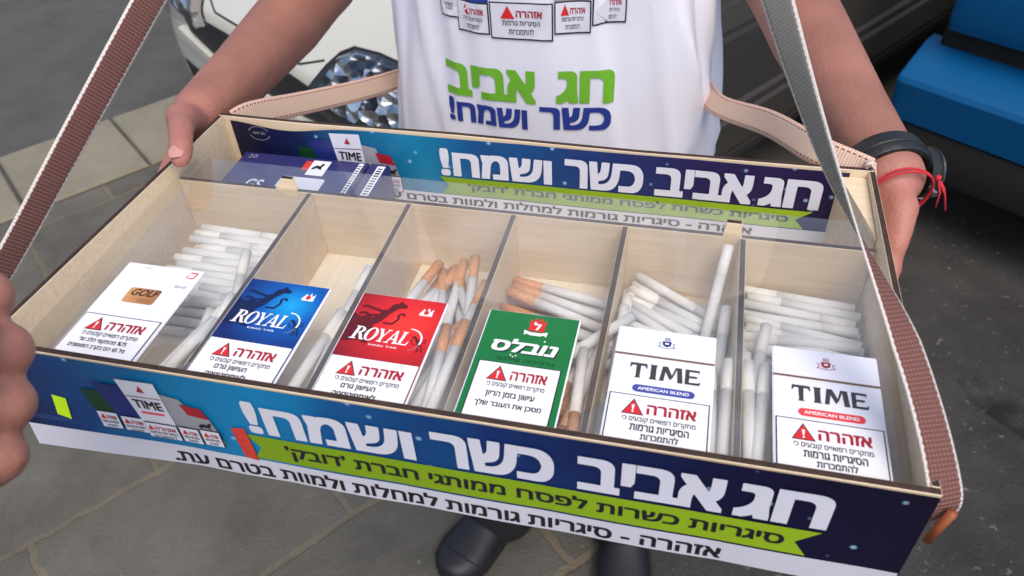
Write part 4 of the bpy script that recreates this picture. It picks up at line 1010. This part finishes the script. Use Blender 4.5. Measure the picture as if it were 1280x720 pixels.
shirt = local(obj('shirt', bb, M['shirt'], None, True), seller)
def on_shirt(x, z, h):
    hit = bvh.ray_cast(Vector((x, 0, z)), Vector((0, 1, 0)))
    return (hit[0] + Vector((0, -.0006 - h, 0))) if hit[0] else Vector((x, .42, z))
P = Print(shirt, (0, 0, 0), (1, 0, 0), (0, 0, 1), (0, -1, 0), deform=on_shirt, fine=.004, step=.0005)
P.text('greeting_lettering', 'shirt_green', heb('אביב'), .141, .0165, .231, .050, 1, .045)
P.text('greeting_lettering', 'shirt_green', heb('חג'), .250, .0185, .302, .051, 1, .045)
P.text('wish_lettering', 'shirt_blue', heb('ושמח!'), .141, -.012, .222, .0125, 1, .04)
P.text('wish_lettering', 'shirt_blue', heb('כשר'), .234, -.009, .301, .0145, 1, .04)
for wn, (x0, x1, z0, z1, top) in zip(('green_pack_picture', 'blue_pack_picture', 'white_pack_picture', 'pale_pack_picture', 'small_pack_picture'), ((.143, .162, .094, .14, 'print_green'), (.160, .191, .083, .112, 'shirt_blue'), (.192, .248, .080, .114, 'print_white'), (.249, .280, .086, .115, 'print_silver'), (.281, .309, .0925, .118, 'print_silver'))):
    P.rect(wn, top, x0, z1, x1, z1 + .06, .4)
    P.rect(wn, 'print_black', x0, z0, x1, z1, 1); P.rect(wn, 'print_white', x0 + .0012, z0 + .0016, x1 - .0012, z1 - .001, 2)
    wd = x1 - x0; hh = z1 - z0
    P.poly(wn, 'print_red', [(x0 + wd * .17, z0 + hh * .58), (x0 + wd * .4, z0 + hh * .58), (x0 + wd * .29, z0 + hh * .92)], 3)
    P.text(wn, 'print_darkred', heb('אזהרה'), x0 + wd * .42, z0 + hh * .62, x0 + wd * .84, z0 + hh * .8, 3, .03)
    P.text(wn, 'print_black', heb('הסיגריות גורמות'), x0 + wd * .2, z0 + hh * .40, x0 + wd * .8, z0 + hh * .53, 3, .01)
    P.text(wn, 'print_black', heb('להתמכרות'), x0 + wd * .3, z0 + hh * .16, x0 + wd * .7, z0 + hh * .33, 3, .01)
P.build()

bb = bmesh.new()
for lx, ly in ((.12, .55), (.335, .575)):
    limb(bb, [((CX + (lx - CX) * .66, .575, -.09), .088), ((lx, .555, -.45), .075), ((lx, ly, -.83), .068), ((lx, ly - .012, -.885), .066)])
limb(bb, [((CX - .055, .57, -.08), .098), ((CX + .055, .57, -.08), .098)])
trousers = local(voxel('trousers', bb, .007, 3, None, M['trouser']), seller)

def shoe(heel, toe, parent):
    heel, toe = Vector(heel), Vector(toe); d = toe - heel; L = d.length; d.normalize(); sd_ = Vector((-d.y, d.x, 0))
    prof = [(-.02, .026, .05), (.04, .034, .075), (.2, .037, .085), (.4, .036, .072), (.6, .044, .052), (.8, .047, .040), (.93, .038, .034), (1.0, .016, .026)]
    bb = bmesh.new(); rg = []; n = 18
    for t, wd, hh in prof:
        c = heel + d * L * t
        rg.append([bb.verts.new(c + sd_ * wd * math.copysign(abs(math.cos(a)) ** .8, math.cos(a)) + Vector((0, 0, .014 + hh * max(0, math.sin(a)) ** .8 - (.004 if math.sin(a) < 0 else 0)))) for a in [2 * math.pi * k / n for k in range(n)]])
    for r0, r1 in zip(rg, rg[1:]):
        for k in range(n): bb.faces.new((r0[k], r0[(k + 1) % n], r1[(k + 1) % n], r1[k]))
    bb.faces.new(rg[0]); bb.faces.new(rg[-1]); bmesh.ops.recalc_face_normals(bb, faces=bb.faces)
    bmesh.ops.subdivide_edges(bb, edges=bb.edges[:], cuts=1, smooth=.8, use_grid_fill=True)
    o = obj('shoe', bb, M['shoe'], None, True); o.parent = parent; o.location = -Vector(parent.location)
    bb = bmesh.new(); out = []
    for t, wd, hh in prof: out.append((t, wd + .003))
    pts = [heel + d * L * t + sd_ * w_ for t, w_ in out] + [heel + d * L * t - sd_ * w_ for t, w_ in out[::-1]]
    A = [bb.verts.new((p.x, p.y, .0125)) for p in pts]; B = [bb.verts.new((p.x, p.y, .031)) for p in pts]
    for k in range(len(A)): bb.faces.new((A[k], A[(k + 1) % len(A)], B[(k + 1) % len(A)], B[k]))
    bb.faces.new(A[::-1]); bb.faces.new(B); bmesh.ops.recalc_face_normals(bb, faces=bb.faces)
    obj('sole', bb, M['sole'], o)
    for t, nm in ((.56, 'vamp_seam'), (.80, 'toe_seam')):
        k = [q for q in prof if q[0] <= t][-1]; k2 = [q for q in prof if q[0] >= t][0]; f = 0 if k2[0] == k[0] else (t - k[0]) / (k2[0] - k[0])
        wd, hh = k[1] + (k2[1] - k[1]) * f, k[2] + (k2[2] - k[2]) * f; bb = bmesh.new(); P3 = []
        for q in range(13):
            a = math.pi * q / 12; P3.append(heel + d * (L * t + .018 * math.sin(a)) + sd_ * wd * math.cos(a) * .985 + Vector((0, 0, .0145 + hh * max(0.0, math.sin(a)) ** .8)))
        tube(bb, P3, .0013, 6); obj(nm, bb, M['sole'], o, True)
    for t in (.40, .455, .51):
        bb = bmesh.new(); hh = .072 + (.052 - .072) * (t - .4) / .2
        tube(bb, [heel + d * L * t + sd_ * u + Vector((0, 0, .0155 + hh * (1 - (u / .04) ** 2) ** .4)) for u in (-.018, -.009, 0, .009, .018)], .002, 6); obj('lace', bb, M['hair'], o, True)
    return o
shoe((.155, .63, 0), (.052, .395, 0), seller); shoe((.33, .65, 0), (.36, .40, 0), seller)

# wristwatch and red thread on the image-right wrist
wd_ = (Vector(E2) - Vector(W2)).normalized(); wc = Vector(W2) + wd_ * .012 + Vector((0, 0, -.004))
watch = empty('wristwatch', T + wc, 'black strapped wristwatch with silver rim on the wrist by the right rear corner', 'watch')
qv = wd_.to_track_quat('Z', 'X'); watch.rotation_mode = 'QUATERNION'; watch.rotation_quaternion = qv
inv = qv.inverted(); outv = inv @ Vector((1, -.15, -.25)); oa = math.atan2(outv.y, outv.x)
def ring(bb, r0, r1, h, n=48, ez=1.0):
    prof = [(r0, -h), (r1 - .0006, -h), (r1, -h + .0008), (r1, h - .0008), (r1 - .0006, h), (r0, h)]
    V = [[bb.verts.new((math.cos(a) * r * 1.0, math.sin(a) * r * 1.06, z)) for r, z in prof] for a in [2 * math.pi * k / n for k in range(n)]]
    for k in range(n):
        for j in range(len(prof)): bb.faces.new((V[k][j], V[(k + 1) % n][j], V[(k + 1) % n][(j + 1) % len(prof)], V[k][(j + 1) % len(prof)]))
    bmesh.ops.recalc_face_normals(bb, faces=bb.faces)
bb = bmesh.new(); ring(bb, .0255, .0295, .0095); obj('watch_strap', bb, M['rubber'], watch, True)
bb = bmesh.new(); ring(bb, .0294, .0304, .0018); obj('strap_loop', bb, M['rubber'], watch, True)
def disc(bb, r, h0, h1, n=32):
    o_ = Vector((math.cos(oa), math.sin(oa), 0)); t_ = Vector((-math.sin(oa), math.cos(oa), 0)); z_ = Vector((0, 0, 1))
    A = [bb.verts.new(o_ * h0 + (t_ * math.cos(a) + z_ * math.sin(a)) * r) for a in [2 * math.pi * k / n for k in range(n)]]
    B = [bb.verts.new(o_ * h1 + (t_ * math.cos(a) + z_ * math.sin(a)) * r * .95) for a in [2 * math.pi * k / n for k in range(n)]]
    for k in range(n): bb.faces.new((A[k], A[(k + 1) % n], B[(k + 1) % n], B[k]))
    bb.faces.new(A[::-1]); bb.faces.new(B); bmesh.ops.recalc_face_normals(bb, faces=bb.faces)
bb = bmesh.new(); disc(bb, .019, .026, .0345); obj('watch_case', bb, M['rubber'], watch)
bb = bmesh.new(); disc(bb, .0195, .0347, .0368); obj('bezel', bb, M['steel'], watch)
bb = bmesh.new(); disc(bb, .0165, .0366, .0372); obj('dial', bb, M['glass_dark'], watch)
bb = bmesh.new(); bmesh.ops.create_cone(bb, cap_ends=True, segments=12, radius1=.0025, radius2=.0025, depth=.005, matrix=Matrix.Translation((math.cos(oa) * .031, math.sin(oa) * .031, -.021))); obj('crown_button', bb, M['steel'], watch)
bb = bmesh.new(); hc = Vector(W2) - wd_ * .014 + Vector((0, 0, -.004)); u = wd_.cross(Vector((0, 0, 1))).normalized(); v = wd_.cross(u)
for k, ph in enumerate((0, .0022)):
    tube(bb, [hc - wd_ * ph + (u * math.cos(a) * .0232 + v * math.sin(a) * .0255) + wd_ * .0015 * math.sin(2 * a + k) for a in [2 * math.pi * i / 40 for i in range(41)]], .00085, 6, cap=False)
kn = hc + u * -.024 + v * -.014 if u.x < 0 else hc + u * .024 + v * -.014
for e in ((.004, -.004, -.022), (.009, .0, -.017), (.011, -.004, -.024)): tube(bb, [kn, kn + Vector(e) * .5 + Vector((.002, 0, 0)), kn + Vector(e)], .0007, 6)
bmesh.ops.create_icosphere(bb, subdivisions=2, radius=.0022, matrix=Matrix.Translation(kn))
br = obj('thread_bracelet', bb, M['thread'], None, True); br.location = T
tag(br, 'red thread bracelet tied below the wristwatch with loose ends', 'bracelet')

# ------------------------------------------------------------------ second person: hand at the photograph's left edge
HD = .31
K = lambda u, v, d=0.0: cam_at(u, v, HD + d)
other = empty('person', (K(-330, 900, -.06).x, K(-330, 900, -.06).y, 0), 'person reaching in with a bare curled hand near the left front corner', 'person')
b = bmesh.new(); px = HD / FOC
fingers = [(370, -18, 35), (438, 4, 37), (504, 7, 37), (570, 0, 34)]
wr = K(-150, 640, -.01)
for y, x, r in fingers:
    k0 = K(x - 100, y + 14, -.012); p0 = K(x, y, .004); q0 = K(x - 14, y + 16, .028); t0 = K(x - 66, y + 14, .034)
    limb(b, [(wr, 58 * px), (wr.lerp(k0, .6), 46 * px), (k0, (r + 3) * px), (p0, r * px), (q0, r * .92 * px), (t0, r * .78 * px)])
for (y0_, x0_, r0_), (y1_, x1_, r1_) in zip(fingers, fingers[1:]): limb(b, [(K(x0_ - 22, y0_ + 14, .004), r0_ * .82 * px), (K(x1_ - 22, y1_ + 4, .004), r1_ * .82 * px)])
limb(b, [(K(-130, 580, -.03), 44 * px), (K(-96, 500, -.038), 36 * px), (K(-60, 430, -.03), 31 * px), (K(-48, 400, -.02), 26 * px)])
limb(b, [(wr, 72 * px), (K(-230, 760, -.03), 84 * px), (K(-420, 1040, -.08), 125 * px), (K(-520, 1250, -.12), 140 * px)])
ob = voxel('body', b, .0022, 6, None, M['skin_pink']); ob.parent = other; ob.location = -Vector(other.location)

# ------------------------------------------------------------------ cars
def car_frame(name, origin, fwd, label, z=0.0):
    r = empty(name, (origin[0], origin[1], 0), label, 'car')
    f = Vector((fwd[0], fwd[1], 0)).normalized()     # local +X runs back along the car, +Y to the viewer's right
    back = -f; r.rotation_euler.z = math.atan2(back.y, back.x)
    return r
def lerp_prof(tab, s):
    for (a, pa), (c, pc) in zip(tab, tab[1:]):
        if a <= s <= c:
            t = (s - a) / (c - a); return [x + (y - x) * t for x, y in zip(pa, pc)]
    return tab[-1][1] if s > tab[-1][0] else tab[0][1]
def car_body(parent, tab, m, mirror_y=-1):
    "tab: (s, [half width, bottom z, waist z, shoulder z, top z]); returns mesh and BVH (car space)"
    bb = bmesh.new(); rings = []
    for s, (hw, zb, zw, zs, zt) in tab:
        half = [(0, zb), (hw * .55, zb), (hw * .86, zb + .005), (hw * .965, zb + .06), (hw, zw), (hw * .985, (zw + zs) / 2), (hw * .93, zs), (hw * .8, zs + (zt - zs) * .62), (hw * .5, zs + (zt - zs) * .92), (0, zt)]
        ptsl = [(y, z) for y, z in half] + [(-y, z) for y, z in half[-2:0:-1]]
        rings.append([bb.verts.new((s, y, z)) for y, z in ptsl])
    n = len(rings[0])
    for r0, r1 in zip(rings, rings[1:]):
        for k in range(n): bb.faces.new((r0[k], r0[(k + 1) % n], r1[(k + 1) % n], r1[k]))
    bb.faces.new(rings[0]); bb.faces.new(rings[-1][::-1]); bmesh.ops.recalc_face_normals(bb, faces=bb.faces)
    me = bpy.data.meshes.new('body'); bb.to_mesh(me); bb.free()
    o = bpy.data.objects.new('tmp', me); COL.objects.link(o); sm = o.modifiers.new('s', 'SUBSURF'); sm.levels = 3; sm.render_levels = 3
    dg = bpy.context.evaluated_depsgraph_get(); dg.update(); new = bpy.data.meshes.new_from_object(o.evaluated_get(dg)); new.name = 'body'
    bpy.data.objects.remove(o)
    ob_ = obj_me('body', new, m, parent, True)
    b2 = bmesh.new(); b2.from_mesh(new); bv = BVHTree.FromBMesh(b2); b2.free()
    return ob_, bv
def patch(name, m, parent, bv, outline, src, direc, h=.002, fine=.02, rim=0.0, fill=None):
    "lay an outline (y, z in front view, or given frame) onto the body along a direction"
    d = Vector(direc).normalized(); bb = bmesh.new()
    V = [bb.verts.new((0, y, z)) for y, z in outline]; bb.faces.new(V); bmesh.ops.triangulate(bb, faces=bb.faces)
    for _ in range(6):
        ed = [e for e in bb.edges if e.calc_length() > fine]
        if not ed: break
        bmesh.ops.subdivide_edges(bb, edges=ed, cuts=1); bmesh.ops.triangulate(bb, faces=[f for f in bb.faces if len(f.verts) > 3])
    for v in bb.verts:
        p = Vector((0, v.co.y, v.co.z)) - d * 2.0
        hit = bv.ray_cast(p, d)
        v.co = (hit[0] - d * h) if hit[0] else p + d * 2.2
    # give it depth so that it is a solid piece
    f0 = bb.faces[:]; e0 = [e for e in bb.edges if len(e.link_faces) == 1]
    cp = {v: bb.verts.new(v.co + d * (h + .004)) for v in bb.verts[:]}
    for f in f0: bb.faces.new([cp[v] for v in reversed(f.verts)])
    for e in e0: bb.faces.new((e.verts[0], e.verts[1], cp[e.verts[1]], cp[e.verts[0]]))
    bmesh.ops.recalc_face_normals(bb, faces=bb.faces)
    return obj(name, bb, m, parent, False)
def wheel(parent, s, y, r=.30, wdt=.19, nm='wheel'):
    bb = bmesh.new(); n = 40; prof = [(r * .62, -wdt / 2), (r * .9, -wdt / 2), (r, -wdt * .36), (r, wdt * .36), (r * .9, wdt / 2), (r * .62, wdt / 2)]
    V = [[bb.verts.new((s + math.cos(a) * q, y + t, r + math.sin(a) * q)) for q, t in prof] for a in [2 * math.pi * k / n for k in range(n)]]
    for k in range(n):
        for j in range(5): bb.faces.new((V[k][j], V[(k + 1) % n][j], V[(k + 1) % n][j + 1], V[k][j + 1]))
    bmesh.ops.recalc_face_normals(bb, faces=bb.faces)
    o = obj(nm, bb, M['rubber'], parent, True)
    bb = bmesh.new(); sg = 1 if y > 0 else -1
    c = bb.verts.new((s, y + sg * wdt * .38, r)); R1 = [bb.verts.new((s + math.cos(a) * r * .62, y + sg * wdt * .3, r + math.sin(a) * r * .62)) for a in [2 * math.pi * k / 20 for k in range(20)]]
    R2 = [bb.verts.new((s + math.cos(a) * r * (.56 if k % 4 < 2 else .3), y + sg * wdt * (.4 if k % 4 < 2 else .26), r + math.sin(a) * r * (.56 if k % 4 < 2 else .3))) for k, a in enumerate([2 * math.pi * k / 20 for k in range(20)])]
    for k in range(20): bb.faces.new((R1[k], R1[(k + 1) % 20], R2[(k + 1) % 20], R2[k])); bb.faces.new((R2[k], R2[(k + 1) % 20], c))
    bmesh.ops.recalc_face_normals(bb, faces=bb.faces); obj('rim', bb, M['steel'], o)
    return o
def greenhouse(parent, s0, s1, hw, z0, z1, paint):
    bb = bmesh.new(); 
    prof = [(s0, hw * .93, z0), (s0 + (s1 - s0) * .28, hw * .74, z1 - .02), (s0 + (s1 - s0) * .6, hw * .74, z1), (s0 + (s1 - s0) * .88, hw * .72, z1 - .05), (s1, hw * .88, z0 + .05)]
    rings = [[bb.verts.new((s, y * w_, z)) for y, z in ((-1, z0), (-.96, (z0 + zt) / 2), (-.86, zt - .02), (-.5, zt), (.5, zt), (.86, zt - .02), (.96, (z0 + zt) / 2), (1, z0))] for s, w_, zt in [(a, c, max(e, z0 + .02)) for a, c, e in prof]]
    for r0, r1 in zip(rings, rings[1:]):
        for k in range(7): bb.faces.new((r0[k], r0[k + 1], r1[k + 1], r1[k]))
    bb.faces.new(rings[0]); bb.faces.new(rings[-1][::-1]); bmesh.ops.recalc_face_normals(bb, faces=bb.faces)
    obj('windows', bb, M['window'], parent, True)
    bb = bmesh.new()
    box(bb, s0 + (s1 - s0) * .3, s0 + (s1 - s0) * .86, -hw * .6, hw * .6, z1 + .001, z1 + .03); bmesh.ops.bevel(bb, geom=bb.edges[:], offset=.014, segments=3, affect='EDGES'); obj('roof', bb, paint, parent, True)

# --- white car: nose towards the viewer's left
WC = car_frame('parked_car', (-.645, 1.305), (-.57, -.82), 'pearl white car parked behind the seller with its headlight by the left arm')
tabw = [(0.0, [.50, .23, .34, .44, .53]), (.03, [.60, .20, .34, .47, .56]), (.10, [.70, .185, .36, .54, .63]), (.22, [.775, .18, .40, .62, .70]), (.45, [.81, .18, .45, .69, .775]), (.8, [.825, .18, .48, .74, .85]), (1.2, [.835, .18, .5, .80, .92]), (2.0, [.845, .18, .5, .84, .93]), (3.2, [.84, .18, .5, .86, .93]), (3.8, [.8, .2, .5, .84, .92]), (4.0, [.7, .26, .5, .78, .88])]
wb, wbv = car_body(WC, tabw, M['car_white'])
FW = (1, 0, 0)
M['mesh_black'] = mat('grille_mesh', srgb(22, 22, 24), 0.6, bump=1.0, bscale=260)
patch('grille', M['mesh_black'], WC, wbv, [(-.46, .50), (-.2, .515), (0, .52), (.2, .515), (.40, .505), (.36, .455), (.2, .43), (0, .425), (-.2, .43), (-.38, .45)], None, FW, .004)
patch('grille_surround', M['car_white'], WC, wbv, [(-.5, .43), (-.2, .405), (.2, .405), (.44, .43), (.42, .452), (.2, .425), (-.2, .425), (-.47, .452)], None, FW, .016)
em = patch('emblem', M['chrome'], WC, wbv, [(.035 * math.cos(a), .472 + .028 * math.sin(a)) for a in [2 * math.pi * k / 20 for k in range(20)]], None, FW, .016, fine=.01)
patch('lower_intake', M['black'], WC, wbv, [(-.5, .33), (.5, .33), (.46, .245), (-.46, .245)], None, FW, .003)
patch('fog_lamp', M['amber'], WC, wbv, [(-.62, .335), (-.54, .325), (-.53, .265), (-.60, .28)], None, FW, .004)
dh = (1, -.55, 0)
for sgn in (1, -1):
    dd = (1, -.55 * sgn, 0)
    # the cast runs inwards along dd: outline is given where the ray meets s = 0
    o1 = [(.235, .50), (.33, .487), (.52, .485), (.70, .51), (.80, .55), (.76, .585), (.62, .605), (.46, .61), (.38, .605), (.34, .59), (.305, .565), (.27, .53)]
    def ol(k, c=(.50, .545)): return [(sgn * (c[0] + (y - c[0]) * k), c[1] + (z - c[1]) * k) for y, z in o1]
    h0 = patch('headlight', M['black'], WC, wbv, ol(1.0), None, dd, .003)
    # bowls, facets and cover lens
    patch('reflector', M['flutes'], h0, wbv, ol(.9), None, dd, .005, fine=.018)
    if sgn < 0:
        patch('bulb_shield', M['chrome'], h0, wbv, [(sgn * (.42 + .026 * math.cos(a)), .545 + .026 * math.sin(a)) for a in [2 * math.pi * k / 16 for k in range(16)]], None, dd, .014, fine=.02)
    patch('cover_lens', M['lens'], h0, wbv, ol(.955), None, dd, .030, fine=.03)
# bumper crease and bonnet shut line
def line_on(name, m, parent, bv, pts, d, r=.0035, h=0.0):
    d = Vector(d).normalized(); P3 = []
    for i in range(len(pts) - 1):
        for k in range(8):
            t = k / 8; y = pts[i][0] * (1 - t) + pts[i + 1][0] * t; z = pts[i][1] * (1 - t) + pts[i + 1][1] * t
            hit = bv.ray_cast(Vector((0, y, z)) - d * 2, d)
            if hit[0]: P3.append(hit[0] - d * h)
    bb = bmesh.new(); tube(bb, P3, r, 6); return obj(name, bb, m, parent, True)
line_on('bonnet_gap', M['black'], WC, wbv, [(-.27, .568), (-.2, .545), (0, .548), (.2, .545), (.27, .568)], FW, .0028)
line_on('bumper_gap', M['black'], WC, wbv, [(-.20, .475), (-.6, .462), (-.95, .49), (-1.2, .50)], (1, .55, 0), .0022)
line_on('bumper_crease', M['car_white'], WC, wbv, [(-.42, .435), (-.6, .425), (-.8, .43), (-1.05, .44)], (1, .55, 0), .009)
bb = bmesh.new()
for sg in (1, -1):
    y0, y1 = (.70, .842) if sg > 0 else (-.842, -.70)
    prism(bb, [(.70, .215), (.835, .235), (.864, .30), (.864, .40), (.852, .415), (.856, .60), (.835, .665), (.70, .665)] if sg > 0 else [(-.70, .215), (-.835, .235), (-.864, .30), (-.864, .40), (-.852, .415), (-.856, .60), (-.835, .665), (-.70, .665)], 0, .42, 2.85)
bmesh.ops.bevel(bb, geom=bb.edges[:], offset=.012, segments=2, affect='EDGES')
obj('side_skirt', bb, M['plastic_grey'], WC, False)
for s in (.50, 3.25):
    for y in (-.73, .73): wheel(WC, s, y)
greenhouse(WC, 1.15, 3.9, .8, .90, 1.43, M['car_white'])

# --- blue car: one corner reaches into the photograph's upper right
BC = car_frame('parked_car', (1.575, 1.165), (-.57, -.82), 'bright blue car parked on the road behind the seller, only its bumper corner showing')
def slab(name, pts, y0, y1, m, bev=.02, parent=BC, seg=4):
    bb = bmesh.new(); prism(bb, pts, 1, y0, y1); bmesh.ops.bevel(bb, geom=bb.edges[:], offset=bev, segments=seg, affect='EDGES')
    return obj(name, bb, M[m], parent, True)
hwb = .83
tabb = [(.06, [.76, .30, .5, .7, .80]), (.10, [.80, .28, .5, .74, .86]), (.4, [.83, .26, .5, .82, .92]), (1.2, [.84, .2, .5, .86, .95]), (2.6, [.84, .2, .5, .85, .95]), (3.4, [.82, .2, .5, .8, .9]), (3.7, [.7, .25, .45, .65, .75])]
bbd, bbv = car_body(BC, tabb, M['car_blue'])
def bow(name, prof, m, wid, sweep, parent=BC, n=28, bev=0.0):
    "bumper-like member: profile (s, z) swept across the car, ends curving back along the sides"
    bb = bmesh.new(); rg = []
    for k in range(n + 1):
        t = -1 + 2 * k / n; y = wid * math.copysign(1 - (1 - abs(t)) ** 5, t) if abs(t) > 1e-6 else 0
        ds = sweep * abs(t) ** 6
        rg.append([bb.verts.new((s + ds, y, z)) for s, z in prof])
    m_ = len(prof)
    for r0, r1 in zip(rg, rg[1:]):
        for j in range(m_): bb.faces.new((r0[j], r0[(j + 1) % m_], r1[(j + 1) % m_], r1[j]))
    bb.faces.new(rg[0]); bb.faces.new(rg[-1][::-1]); bmesh.ops.recalc_face_normals(bb, faces=bb.faces)
    sharp = [e for e in bb.edges if len(e.link_faces) == 2 and e.calc_face_angle(0) > .35]
    bmesh.ops.bevel(bb, geom=sharp, offset=.012, segments=4, affect='EDGES', clamp_overlap=True)
    o = obj(name, bb, M[m], parent, True)
    for p in o.data.polygons: p.use_smooth = True
    o.data.set_sharp_from_angle(angle=R(28))
    return o
o = bow('bumper', [(-.05, .30), (-.058, .305), (-.07, .40), (-.064, .412), (.03, .462), (.07, .465), (.07, .30)], 'car_blue', .87, .035)
bow('lower_bumper', [(.0, .15), (-.03, .17), (-.055, .23), (-.05, .296), (.1, .296), (.1, .15)], 'plastic', .86, .07)
bow('shut_gap', [(.035, .45), (.035, .53), (.12, .53), (.12, .45)], 'black', .84, .04)
bow('tailgate', [(.0, .515), (-.012, .55), (-.005, .70), (.04, .84), (.14, .86), (.14, .515)], 'car_blue', .82, .04)
for s in (.78, 2.95):
    for y in (-.74, .74): wheel(BC, s, y, .31)
greenhouse(BC, .35, 3.0, .8, .93, 1.5, M['car_blue'])
